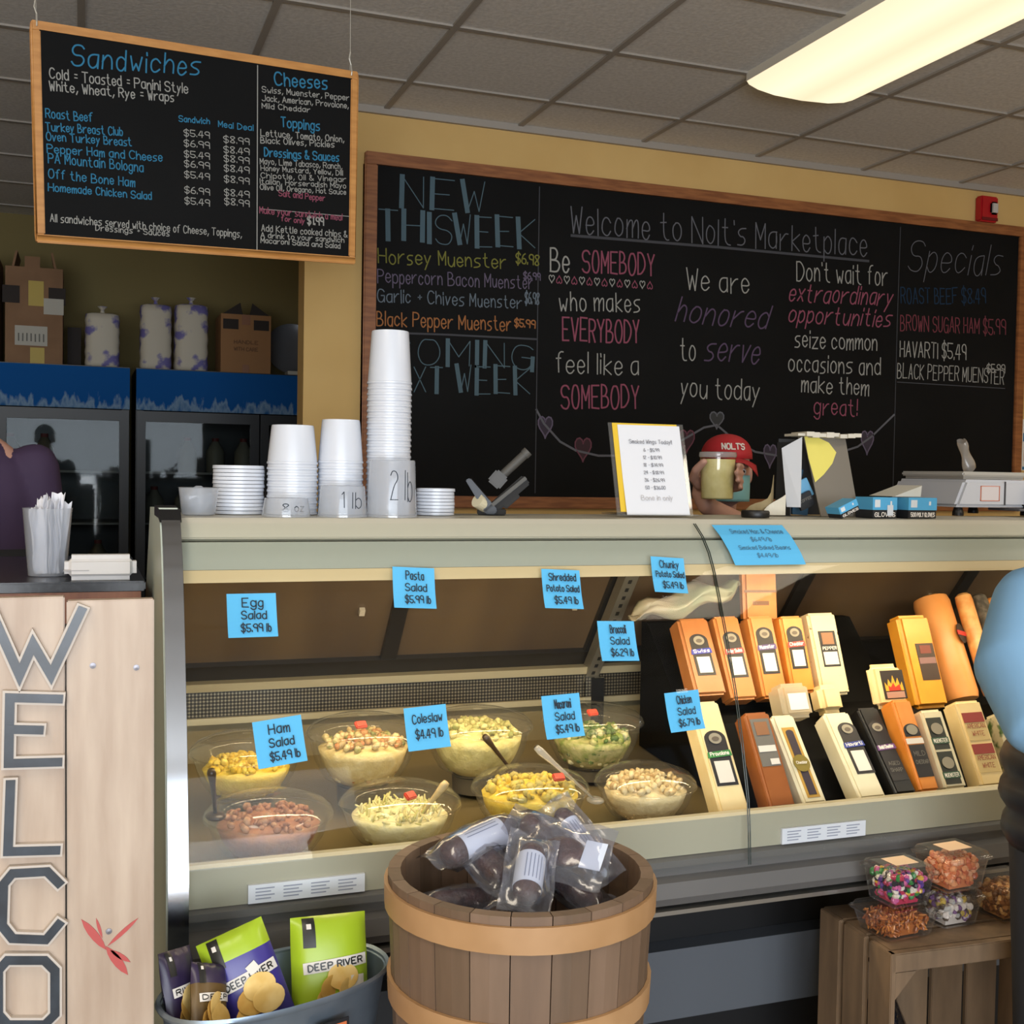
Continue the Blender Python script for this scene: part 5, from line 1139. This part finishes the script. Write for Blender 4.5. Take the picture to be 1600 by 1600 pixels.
def chip_bag(tl, tr, bl, Y, label, top, body, band=.24, text='DEEP RIVER', yrot=0, peel=False, hl=None, fat=.022):
    """tl, tr, bl: pixels of its corners; stands at depth Y leaning back a little"""
    A, B, C = P(*tl, Y=Y + .02), P(*tr, Y=Y + .02 + yrot), P(*bl, Y=Y - .015)
    wv_, hv = (B - A).length, (A - C).length; u = (B - A).normalized(); v = (A - C); v = (v - u * v.dot(u)).normalized(); n = u.cross(v)
    M = Matrix((( u.x, -n.x, v.x, C.x), (u.y, -n.y, v.y, C.y), (u.z, -n.z, v.z, C.z), (0, 0, 0, 1)))
    t = empty('chip_bag', label, 'chips', C, group='chip bags in the metal tub'); t.rotation_euler = M.to_euler(); t.matrix_world = M
    W2, H2 = wv_, hv * 1.25; z0_ = -hv * .25
    def surf(sg):
        def f(a, b):
            e = (max(0, 1 - (2 * abs(a - .5)) ** 2.5) * max(0, 1 - (2 * abs(b - .5)) ** 4)) ** .6
            return Vector((a * W2, sg * fat * e + .0012 * math.sin(a * 30 + b * 11) * (1 - e) + sg * .0003, z0_ + b * H2))
        return f
    nb = 24; mb = MB()
    for sg in (-1, 1):
        f = surf(sg); vs = [f(i / 16, j / nb) for j in range(nb + 1) for i in range(17)]
        for j in range(nb):
            mb.cur = 1 if (j + .5) / nb > 1 - band else 0
            mb.add([vs[j * 17 + k] for k in range(17)] + [vs[(j + 1) * 17 + k] for k in range(17)], [(i, i + 1, 18 + i, 17 + i) for i in range(16)])
    o = mb.build('pouch', [body, top], t, smooth=True)
    def patch(name, a0, a1, b0, b1, m, off=.0012, n_=8, rot=0, parent=t):
        f = surf(-1)
        def g(a, b):
            ca, cb_ = (a - .5) * (a1 - a0) * W2, (b - .5) * (b1 - b0) * H2; c_, s_ = math.cos(rot), math.sin(rot)
            aa, bb = (a0 + a1) / 2 + (ca * c_ - cb_ * s_) / W2, (b0 + b1) / 2 + (ca * s_ + cb_ * c_) / H2
            q = f(min(max(aa, 0), 1), min(max(bb, 0), 1)); q.y -= off; return q
        return MB().grid(g, n_, n_).build(name, m, parent, smooth=True), g
    patch('stripe', .14, .30, .70, .985, bagk, .0009); patch('stripe_mark', .19, .25, .88, .93, lab_w, .0016)
    o2, g = patch('brand_panel', .13, .97, .47, .58, lab_w, .0018, rot=R(4))
    m = MB(); st, W_ = strokes(text, 0, .03)
    for qq in st:
        pts = [(px / W_ * .86 + .07, .22 + py / 6 * .56) for px, py in qq]
        for (a, b) in zip(pts, pts[1:]):
            d = Vector((b[0] - a[0], b[1] - a[1])); 
            if d.length < 1e-5: continue
            nn = Vector((-d.y * .28, d.x / .28)).normalized(); nn = Vector((nn.x * .012, nn.y * .06))
            vs = [g(a[0] + nn.x, a[1] + nn.y), g(a[0] - nn.x, a[1] - nn.y), g(b[0] - nn.x, b[1] - nn.y), g(b[0] + nn.x, b[1] + nn.y)]
            m.add([(q.x, q.y - .0009, q.z) for q in vs], [(0, 1, 2, 3)])
    m.build('brand_lettering', bagk, o2)
    rn = random.Random(len(label))
    f = surf(-1); mb = MB()
    for k in range(4):
        a, b = (.50, .72, .40, .62)[k] + rn.uniform(-.03, .03), (.30, .26, .17, .40)[k]; c = f(a, b); c.y -= .0012 + .0003 * k
        mb = MB(); mb.lathe([(.0002, .0006), (.02, .0006), (.0235, .0003), (.024, 0)], 18, sy=.8, M=Matrix.Translation(c) @ Euler((R(90 + rn.uniform(-8, 8)), R(rn.uniform(-8, 8)), R(rn.uniform(0, 40)))).to_matrix().to_4x4()); mb.build('printed_chip', (chipm, chip2)[k % 2], t)
    if peel: 
        patch('sticker', .56, .72, .54, .64, lab_w, .003, rot=R(20))
    if hl: patch('sticker', .74, .92, .28, .40, lab_w, .0036)
    return t
chip_bag((303, 1480), (405, 1433), (350, 1600), 1.665, 'purple chip bag with a lime top band, tilted in the metal tub', lime, purple, .24, 'DEEP RIVER', peel=True)
chip_bag((428, 1440), (546, 1428), (456, 1565), 1.70, 'lime green chip bag standing upright in the metal tub', lime, lime, .24, 'DEEP RIVER', hl=True)
chip_bag((250, 1490), (300, 1475), (262, 1600), 1.635, 'dark purple chip bag turned sideways at the left end of the tub', eggp, eggp, .3, 'RIVER', yrot=.04, fat=.012)
chip_bag((266, 1508), (322, 1512), (298, 1600), 1.606, 'small purple chip bag with a golden chip picture at the front left of the tub', eggp, mat('bag_gold', '5a4420', .4), .3, 'DEEP', yrot=.02, fat=.012)

# ---------------------------------------------------------------- crate and trays of sweets
cw = mat('crate_wood', '836a50', .7, noise=('63503c', 6, 6, .3, .72), scale=(4, 4, .8))
K0 = Vector((1.378, 1.690, 0)); KW, KD, KH = .44, .245, .562
t = empty('wooden_crate', 'weathered wooden crate standing on end under the sweet trays', 'crate', K0, (0, 0, R(-3)))
MB().box(0, KW, 0, .018, KH - .035, KH).build('top_front_rail', cw, t, bevel=.002)
for k in range(3):
    y = .02 + k * .077; MB().box(.012, KW, y, y + .068, KH - .014, KH - .001).build('top_slat', cw, t, bevel=.0015)
for k in range(3):
    y = k * .083; MB().box(-.001, .010, y, y + .068, 0, KH).build('side_slat', cw, t, bevel=.0015)
for k in range(3):
    y = k * .083; MB().box(KW + .001, KW + .012, y, y + .072, 0, KH).build('side_slat', cw, t, bevel=.0015)
for k in range(5):
    x = .012 + k * .086; MB().box(x, x + .076, KD - .012, KD - .001, 0, KH - .016).build('back_slat', cw, t, bevel=.0015)
MB().prism([(.0105, KH - .036), (.055, KH - .036), (.0105, KH - .085)], .002, .018, 'y').build('corner_block', cw, t); MB().prism([(KW, KH - .036), (KW - .05, KH - .036), (KW, KH - .085)], .002, .018, 'y').build('corner_block', cw, t)
MB().box(.012, KW, .02, KD - .014, .02, .032).build('bottom_board', cw, t)
Mk = t.matrix_world.copy(); rk = R(4)
c = Mk @ Vector((.07, .12, .033)); t = empty('dark_parcel', 'dark plastic wrapped parcel inside the wooden crate', 'parcel', c)
MB().lathe([(.045, 0), (.055, .02), (.058, .2), (.05, .33), (.02, .40), (.012, .42), (.03, .46)], 14, cap0=True).build('parcel', mat('parcel_dark', '16161a', .12, bump=.6), t, smooth=True)
tray_m = clear('tray_plastic', (.96, .95, .92), body=.03, refl=1.8, rough=.06)
def tray(p, rz_, w_, d_, h, label, slabel, cols, seed, n=90, size=.008, sticker=True, form='ball'):
    t = empty('sweet_tray', label, 'tray', p, (0, 0, rz_), 'clear trays of sweets on the crate')
    k = .82
    def ring(s, z): return [(-w_ / 2 * s, -d_ / 2 * s, z), (w_ / 2 * s, -d_ / 2 * s, z), (w_ / 2 * s, d_ / 2 * s, z), (-w_ / 2 * s, d_ / 2 * s, z)]
    mb = MB(); vs = ring(k, .0) + ring(1, h) + ring(1.1, h + .001); mb.add(vs, [(3, 2, 1, 0)] + [(a * 4 + i, a * 4 + (i + 1) % 4, a * 4 + 4 + (i + 1) % 4, a * 4 + 4 + i) for a in range(2) for i in range(4)])
    mb.build('tub', tray_m, t, bevel=.004)
    mb = MB(); vs = ring(1.1, h + .003) + ring(1.02, h + .004) + ring(.94, h + .014); mb.add(vs, [(8, 9, 10, 11)] + [(a * 4 + i, a * 4 + (i + 1) % 4, a * 4 + 4 + (i + 1) % 4, a * 4 + 4 + i) for a in range(2) for i in range(4)])
    mb.build('lid', tray_m, t, bevel=.002)
    if sticker: MB().box(-w_ * .24, w_ * .30, -d_ * .22, d_ * .26, h + .0146, h + .0152).build('sticker', mat('sticker_peach', 'd8bca0', .6), t)
    rn = random.Random(seed); s = MB(); ms = [mat('sweet_%s' % c, c, .3) for c in cols]
    for i in range(int(n * 1.6)):
        z = rn.uniform(size * 1.6, h - size * 1.2); f = (k + (1 - k) * z / h) - .1 - 1.6 * size / d_; s.cur = rn.randrange(len(cols))
        side = rn.randrange(4) if rn.random() < .75 else 4
        x, y = rn.uniform(-.5, .5) * w_ * f, rn.uniform(-.5, .5) * d_ * f
        if side == 0: y = -.5 * d_ * f
        if side == 1: x = -.5 * w_ * f
        if side == 2: x = .5 * w_ * f
        if side == 4 or (side == 3): z = h - size * .8
        M = Euler((rn.uniform(0, 3), rn.uniform(0, 3), rn.uniform(0, 3))).to_matrix()
        s.ball((x, y, z), (size, size * .8, size * .7) if form == 'ball' else (size * 1.5, size * .4, size * .4), 7, 4, M)
    s.cur = 0; f0, f1 = k - .30, .64
    s.add([(w_ / 2 * a * (f0 if z < .01 else f1), d_ / 2 * b * (f0 if z < .01 else f1), z) for z in (.003, h - size * 1.2) for a, b in ((-1, -1), (1, -1), (1, 1), (-1, 1))], [(3, 2, 1, 0), (4, 5, 6, 7), (0, 1, 5, 4), (1, 2, 6, 5), (2, 3, 7, 6), (3, 0, 4, 7)])
    o = s.build('sweets', ms, None, smooth='auto'); o.matrix_world = Matrix.LocRotScale(Vector(p), Euler((0, 0, rz_)), None); tag(o, slabel, 'sweets', None, 'stuff')
zt = KH
a_ = P(1398, 1462, Z=zt + .02); pA = Vector((P(1396, 1447, Z=zt + .01).x, 1.776, zt + .0005))
rt = R(8)
tray(pA, R(3), .125, .098, .042, 'low clear tray of orange snack bits under the rainbow sweets', 'orange brown snack bits in the low front tray', ('a8602c', 'bf7a3c', '8c4c22'), 1, 150, .006, False, 'stick')
tray(pA + Vector((.006, .0, .0588)), R(2), .10, .088, .062, 'clear tub of rainbow coloured sweets stacked on the orange snack tray', 'rainbow sweets in red, green, purple and yellow', ('b03050', '2c7a3a', '5a3a8c', 'd0a83a', 'c05a94', 'd8d0c8', '1c1c28'), 2, 130, .0085)
pC = Vector((pA.x + .135, 1.788, zt + .0005))
tray(pC, R(2), .098, .084, .055, 'lower clear tub of purple and white sweets beside the orange snack tray', 'purple, white and yellow sweets under the peach tub', ('c8c0bc', '6a4a78', 'b0984a', '4c4038', 'a8a8a8'), 3, 90, .009, False)
tray(pC + Vector((.002, -.004, .0718)), R(4), .108, .090, .062, 'clear tub of peach orange sweets with a pale sticker, topmost at the back', 'peach orange sweets in the topmost tub', ('c8744a', 'd08c60', 'b85c3c', 'd8a080'), 4, 130, .0085)
tray(Vector((pC.x + .135, 1.782, zt + .0005)), R(2), .105, .10, .065, 'clear tray of mixed nuts at the right beside the person', 'mixed brown nuts in the right tray', ('b07c48', '8a5a34', 'c89c64', '6c4426'), 5, 140, .009, False)
# ---------------------------------------------------------------- people
def limb(mb, pts, n=14):
    """tapered limb with rounded ends: pts = (point, radius)"""
    q, r = [Vector(p) for p, _ in pts], [x for _, x in pts]
    d0, d1 = (q[0] - q[1]).normalized(), (q[-1] - q[-2]).normalized()
    Q = [q[0] + d0 * r[0] * .9, q[0] + d0 * r[0] * .6] + q + [q[-1] + d1 * r[-1] * .6, q[-1] + d1 * r[-1] * .9]
    Rr = [r[0] * .35, r[0] * .8] + r + [r[-1] * .8, r[-1] * .35]
    mb.tube(Q, Rr, n)
def torso(mb, secs, n=24):
    """stack of ellipses: (z, cx, cy, rx, ry)"""
    vs = [(cx + rx * math.cos(2 * math.pi * k / n), cy + ry * math.sin(2 * math.pi * k / n), z) for z, cx, cy, rx, ry in secs for k in range(n)]
    m = len(secs)
    mb.add(vs, [(i * n + k, i * n + (k + 1) % n, (i + 1) * n + (k + 1) % n, (i + 1) * n + k) for i in range(m - 1) for k in range(n)] + [tuple(range(n - 1, -1, -1)), tuple((m - 1) * n + k for k in range(n))])
def fuse(mb, name, mats, parent, voxel=.008, pick=None, smooth=6):
    o = mb.build(name, mats, None)
    a = o.modifiers.new('fuse', 'REMESH'); a.mode = 'VOXEL'; a.voxel_size = voxel
    s = o.modifiers.new('smooth', 'SMOOTH'); s.iterations = smooth; s.factor = .5
    bpy.context.view_layer.update()
    me = bpy.data.meshes.new_from_object(o.evaluated_get(bpy.context.evaluated_depsgraph_get()))
    o.modifiers.clear(); old = o.data; o.data = me; bpy.data.meshes.remove(old); me.name = name
    me.materials.clear()
    for m in mats: me.materials.append(m)
    if pick: me.polygons.foreach_set('material_index', [pick(p.center) for p in me.polygons])
    else: me.polygons.foreach_set('material_index', [0] * len(me.polygons))
    me.polygons.foreach_set('use_smooth', [True] * len(me.polygons))
    o.parent = parent
    return o
skin = mat('skin', 'c49684', .5, trans=.08); dkc = mat('trousers_dark', '1c1d22', .8)
def spun(mb, c, a, n0=0):
    M = Matrix.Translation(c) @ Matrix.Rotation(a, 4, 'Z') @ Matrix.Translation(-Vector(c))
    mb.v[n0:] = [tuple(M @ Vector(v)) for v in mb.v[n0:]]; return mb
def head(mb, c, s=1.0):
    """skull, jaw, nose, brow and ears around c, looking along -y"""
    c = Vector(c)
    mb.ball(c + Vector((0, .01, .02)) * s, (.074 * s, .092 * s, .092 * s), 20, 14)
    mb.ball(c + Vector((0, -.022, -.055)) * s, (.055 * s, .06 * s, .062 * s), 16, 12)
    mb.ball(c + Vector((0, -.098, -.022)) * s, (.014 * s, .02 * s, .024 * s), 10, 8)
    mb.ball(c + Vector((0, -.08, -.068)) * s, (.026 * s, .014 * s, .008 * s), 10, 6)
    for k in (-1, 1):
        mb.ball(c + Vector((k * .078, .012, -.012)) * s, (.009 * s, .02 * s, .032 * s), 10, 8)
        mb.ball(c + Vector((k * .032, -.076, .012)) * s, (.022 * s, .012 * s, .008 * s), 8, 6)
def eyes(c, s, t, a=0):
    for k in (-1, 1):
        o = spun(MB().ball(Vector(c) + Vector((k * .031, -.083, -.004)) * s, .011 * s, 12, 8), c, a).build('eye', mat('eye_white', 'c8c4c0', .2), t, smooth=True)
        spun(MB().ball(Vector(c) + Vector((k * .031, -.0905, -.004)) * s, .0052 * s, 10, 6), c, a).build('iris', mat('iris_brown', '2a1c14', .15), o, smooth=True)

# --- the worker behind the case, holding up a tub
hx = P(1136, 735, Y=3.3); HC = Vector((hx.x, 3.3, hx.z)); W = lambda dx, dy, z: Vector((HC.x + dx, HC.y + dy, z))
t = empty('person', 'worker in a red cap and teal mask holding up a yellow tub behind the case', 'person', (HC.x, HC.y, 0)); I = t.matrix_world.inverted()
Cn = P(1121, 742, Y=2.86)
HA = R(-17); mb = MB(); head(mb, HC); spun(mb, HC, HA)
limb(mb, [(W(0, .03, HC.z - .06), .052), (W(0, .045, HC.z - .17), .054)])
sh = HC.z - .20
torso(mb, [(.86, HC.x, 3.36, .15, .105), (.95, HC.x, 3.36, .165, .115), (1.08, HC.x, 3.355, .155, .105), (sh - .10, HC.x, 3.35, .175, .11), (sh - .02, HC.x, 3.35, .16, .085), (sh + .03, HC.x, 3.35, .09, .06)])
for k in (-1, 1): limb(mb, [(W(k * .085, .06, .88), .088), (W(k * .095, .06, .5), .062), (W(k * .1, .07, .09), .042)]); limb(mb, [(W(k * .1, .08, .045), .036), (W(k * .105, -.09, .03), .028)])
wr_ = Vector((Cn.x + .012, Cn.y + .078, Cn.z - .09)); el = Vector((HC.x + .215, 3.12, wr_.z - .175)); shl = W(.175, .05, sh - .03)
limb(mb, [(shl, .052), (el, .042), (wr_, .027)])                         # his left arm, raised
limb(mb, [(W(-.175, .05, sh - .03), .052), (W(-.225, .04, sh - .29), .042), (W(-.17, -.12, sh - .46), .03)]); limb(mb, [(W(-.165, -.13, sh - .48), .034), (W(-.15, -.17, sh - .52), .028)])
# hand: palm behind the tub, thumb round its left, four fingers round its right
pc = Vector((Cn.x + .006, Cn.y + .088, Cn.z - .028)); limb(mb, [(wr_, .027), (pc + Vector((0, .004, -.03)), .032), (pc + Vector((.006, 0, .035)), .03)])
mb.ball(pc + Vector((.028, -.004, .0)), (.024, .018, .045), 12, 8)
rr = .067
def around(angs, z0_, z1_): return [Vector((Cn.x + rr * math.cos(R(a)), Cn.y + rr * math.sin(R(a)), z0_ + (z1_ - z0_) * i / (len(angs) - 1))) for i, a in enumerate(angs)]
for k, (z, a_end, r0) in enumerate(((.024, -62, .0098), (.003, -70, .0102), (-.018, -64, .0098), (-.038, -48, .0086))):
    pts = around((58, 30, 5, -20, a_end), Cn.z + z - .008, Cn.z + z + .004); limb(mb, list(zip(pts, (r0 * 1.1, r0 * 1.08, r0, r0 * .95, r0 * .8))), 10)
pts = around((110, 145, 178, 205), Cn.z - .03, Cn.z + .036); limb(mb, list(zip(pts, (.016, .0145, .0125, .0105))), 12)
mb.v = [tuple(I @ Vector(v)) for v in mb.v]
fuse(mb, 'body', [skin, mat('jeans_navy', '20283a', .8)], t, .0045, lambda c: 1 if c.z < .9 else 0, 3)
eyes(I @ HC, 1, t, HA)
mb = MB()     # blue shirt
torso(mb, [(.84, HC.x, 3.36, .165, .12), (.95, HC.x, 3.36, .18, .13), (1.08, HC.x, 3.355, .17, .12), (sh - .10, HC.x, 3.35, .19, .125), (sh - .01, HC.x, 3.35, .175, .1), (sh + .03, HC.x, 3.352, .1, .075)])
limb(mb, [(shl, .066), (shl.lerp(el, .75), .058)]); limb(mb, [(W(-.175, .05, sh - .03), .066), (W(-.22, .04, sh - .24), .058)])
mb.v = [tuple(I @ Vector(v)) for v in mb.v]; fuse(mb, 'shirt', [mat('shirt_blue', '1f4a78', .8)], t, .009)
capm = mat('cap_red', 'b0222a', .7); hc = I @ HC
cp = spun(MB().grid(lambda u, v: hc + Vector((.083 * math.cos(6.2832 * u) * math.cos(v * 1.5), .012 + .10 * math.sin(6.2832 * u) * math.cos(v * 1.5), .038 + .082 * math.sin(v * 1.5) ** .8)), 28, 10), hc, HA).build('cap', capm, t, smooth=True, solid=.003)
spun(MB().grid(lambda u, v: hc + Vector(((u - .5) * .155, -.07 - (.075 * v) * math.cos((u - .5) * 2.4), .043 - .05 * ((u - .5) * 2) ** 2 * (.5 + .4 * v) - .016 * v)), 12, 6), hc, HA).build('cap_brim', capm, cp, smooth=True, solid=.003)
mb = MB(); lay(mb, 'NOLT\'S', (-.036, .068), (.036, .068), .018, .004, y=0, jit=.05)
mb.v = [(hc.x + x, hc.y + .012 - .1035 * math.sqrt(max(0, 1 - (x / .086) ** 2)) * math.cos(max(0, (z - .04)) / .082 * .95), hc.z + z) for x, y, z in mb.v]
spun(mb, hc, HA).build('cap_lettering', lab_w, cp)
spun(MB().grid(lambda u, v: hc + Vector((.068 * math.sin((u - .5) * 2.7), -.012 - .092 * math.cos((u - .5) * 2.5) * (1 - .2 * (v - .5) ** 2), -.1 + .085 * v)), 14, 8), hc, HA).build('face_mask', mat('mask_teal', '7fb4b4', .7), t, smooth=True, solid=.002)
spun(MB().grid(lambda u, v: hc + Vector((.08 * math.cos(u * 3.1416), .02 + .092 * math.sin(u * 3.1416), -.03 + .075 * v)), 16, 5), hc, HA).build('hair', mat('hair_brown', '2c1e16', .7), t, smooth=True, solid=.004)
# the tub in his hand
tb_ = empty('food_tub', 'clear lidded tub of yellow salad held up by the worker in the red cap', 'tub', Cn + Vector((0, 0, -.068)))
MB().lathe([(.040, .0), (.043, .003), (.048, .09), (.049, .112), (.001, .112)], 30, cap0=True).build('contents', mat('tub_yellow', 'e8dea4', .5, noise=('dcd08e', 30, 3, .4, .65)), tb_, smooth='auto')
MB().lathe([(.044, -.001), (.0455, .002), (.0505, .095), (.0512, .124)], 30, cap0=True).build('shell', clear('tub_shell', (.97, .97, .95), refl=1.2), tb_, smooth='auto')
MB().lathe([(.052, .118), (.0535, .122), (.052, .132), (.044, .133), (.001, .131)], 30).build('lid', milk2, tb_, smooth='auto')

# --- the worker on the left, cut by the frame
q = P(-60, 800, Y=3.45); X0, Y0 = q.x, 3.45
t = empty('person', 'person in a purple shirt and dark trousers behind the side counter at the left edge', 'person', (X0, Y0, 0))
V = lambda x, y, z: (x, y, z)
mb = MB(); head(mb, (0, -.02, 1.66))
limb(mb, [((0, .01, 1.6), .054), ((0, .02, 1.48), .058)])
sec = [(.88, 0, .02, .16, .11), (1.0, 0, .02, .165, .11), (1.15, 0, .02, .155, .105), (1.35, 0, .02, .18, .115), (1.44, 0, .02, .165, .09), (1.5, 0, .02, .09, .06)]
torso(mb, sec)
for k in (-1, 1):
    limb(mb, [((k * .09, .02, .9), .09), ((k * .1, .02, .5), .064), ((k * .1, .03, .09), .043)]); limb(mb, [((k * .1, .04, .045), .037), ((k * .105, -.12, .03), .029)])
    limb(mb, [((k * .18, .02, 1.42), .054), ((k * .215, .03, 1.16), .043), ((k * .15, -.16, 1.02), .03)]); limb(mb, [((k * .145, -.18, 1.01), .034), ((k * .12, -.25, 1.0), .026)])
fuse(mb, 'body', [skin, dkc], t, .009, lambda c: 1 if c.z < .93 else 0)
eyes((0, -.02, 1.66), 1, t)
mb = MB(); torso(mb, [(z - .02, cx, cy, rx + .014, ry + .014) for z, cx, cy, rx, ry in sec[:-1]] + [(1.49, 0, .02, .1, .075)])
for k in (-1, 1): limb(mb, [((k * .18, .02, 1.42), .068), ((k * .212, .03, 1.2), .06)])
fuse(mb, 'shirt', [mat('shirt_purple', '3c2c48', .8)], t, .01)
MB().grid(lambda u, v: Vector((.084 * math.cos(6.2832 * u) * math.cos(v * 1.55), .0 + .1 * math.sin(6.2832 * u) * math.cos(v * 1.55), 1.66 + .03 + .09 * math.sin(v * 1.55))), 24, 8).build('hair', MATS['hair_brown'], t, smooth=True, solid=.006)
ap = MB().grid(lambda u, v: Vector(((u - .5) * .36, -.135 - .02 * math.cos((u - .5) * 3) - .02 * (1 - v), .45 + .75 * v)), 10, 10).build('apron', mat('apron_black', '1a1a1e', .8), t, smooth=True, solid=.003)

# --- the customer at the right edge: blue sleeve, black puffer vest
q = P(1744, 1000, Y=1.52); X0, Y0 = q.x, 1.52
t = empty('person', 'customer in a black puffer vest over a light blue shirt at the right edge', 'person', (X0, Y0, 0), (0, 0, R(-25))); t.scale = (.95, .95, .94)
e0 = Vector(P(1566, 1100, Y=1.44)) - Vector((X0, Y0, 0)); e0 = Euler((0, 0, R(25))).to_matrix() @ e0
sec = [(.84, 0, .02, .15, .11), (.95, 0, .02, .16, .115), (1.06, 0, .02, .15, .105), (1.22, 0, .02, .165, .11), (1.31, 0, .02, .15, .085), (1.36, 0, .02, .08, .055)]
mb = MB(); head(mb, (0, .0, 1.53)); limb(mb, [((0, .02, 1.46), .05), ((0, .025, 1.36), .055)]); torso(mb, sec)
for k in (-1, 1):
    limb(mb, [((k * .085, .02, .86), .088), ((k * .092, .02, .47), .062), ((k * .095, .03, .09), .042)]); limb(mb, [((k * .095, .04, .045), .036), ((k * .1, -.12, .03), .028)])
ws = Vector((-.02, -.2, 1.09))
limb(mb, [((-.16, .02, 1.29), .05), (e0 + Vector((.06, .01, .02)), .042), (ws, .028)]); limb(mb, [(ws, .03), (ws + Vector((.05, -.03, .02)), .034)])
limb(mb, [((.16, .02, 1.29), .05), ((.2, .03, 1.05), .042), ((.08, -.2, 1.05), .028)]); limb(mb, [((.075, -.2, 1.05), .03), ((.04, -.22, 1.06), .03)])
fuse(mb, 'body', [skin, dkc], t, .008, lambda c: 1 if c.z < .92 else 0); eyes((0, 0, 1.53), 1, t)
mb = MB(); limb(mb, [((-.15, .02, 1.29), .066), (Vector((-.15, .02, 1.29)).lerp(e0, .5), .078), (e0 + Vector((.075, .015, .03)), .076), (e0.lerp(ws, .3) + Vector((.03, .01, 0)), .068), (e0.lerp(ws, .85), .042)], 18)
limb(mb, [((.15, .02, 1.29), .066), ((.2, .03, 1.06), .062), ((.11, -.15, 1.05), .045)])
torso(mb, [(z, cx, cy, rx + .008, ry + .008) for z, cx, cy, rx, ry in sec[2:]]); 
shm_ = mat('shirt_light_blue', '7aa6cc', .8)
fuse(mb, 'shirt', [shm_], t, .008, None, 10)
vb = mat('vest_black', '15161c', .45)
vs_ = []
for k in range(33):
    z = .82 + .54 * k / 32
    for (a, b) in zip(sec, sec[1:]):
        if a[0] <= z <= b[0] + 1e-6: f = (z - a[0]) / (b[0] - a[0]); rx, ry = a[3] + (b[3] - a[3]) * f, a[4] + (b[4] - a[4]) * f; break
    else: rx, ry = sec[0][3], sec[0][4]
    pf = .02 + .014 * abs(math.sin(k * math.pi / 4)); vs_.append((z, 0, .02, rx + pf, ry + pf))
vs_ += [(1.40, 0, .03, .085, .075), (1.44, 0, .035, .08, .072)]
mb = MB(); n = 32
mb.add([(cx + rx * math.cos(2 * math.pi * k / n), cy + ry * math.sin(2 * math.pi * k / n), z) for z, cx, cy, rx, ry in vs_ for k in range(n)], [(i * n + k, i * n + (k + 1) % n, (i + 1) * n + (k + 1) % n, (i + 1) * n + k) for i in range(len(vs_) - 1) for k in range(n)])
mb.build('puffer_vest', vb, t, smooth=True, solid=.004)
hr = mat('hair_dark', '1a1412', .5)
mb = MB(); mb.ball((0, .02, 1.56), (.088, .104, .098), 18, 12); mb.add([(.085 * math.cos(a), .03 + .09 * math.sin(a), z) for z in (1.56, 1.3) for a in [math.pi * k / 12 for k in range(13)]], [(k, k + 1, 14 + k, 13 + k) for k in range(12)])
o = MB().grid(lambda u, v: Vector(((.092 - .012 * v) * math.cos(-.5 + 4.14 * u), .03 + (.1 - .01 * v) * math.sin(-.5 + 4.14 * u), 1.6 - .32 * v)), 20, 8).grid(lambda u, v: Vector((.092 * math.cos(6.2832 * u) * math.cos(1.5 * v), .03 + .1 * math.sin(6.2832 * u) * math.cos(1.5 * v), 1.595 + .05 * math.sin(1.5 * v))), 20, 6).build('hair', hr, t, smooth=True, solid=.006)
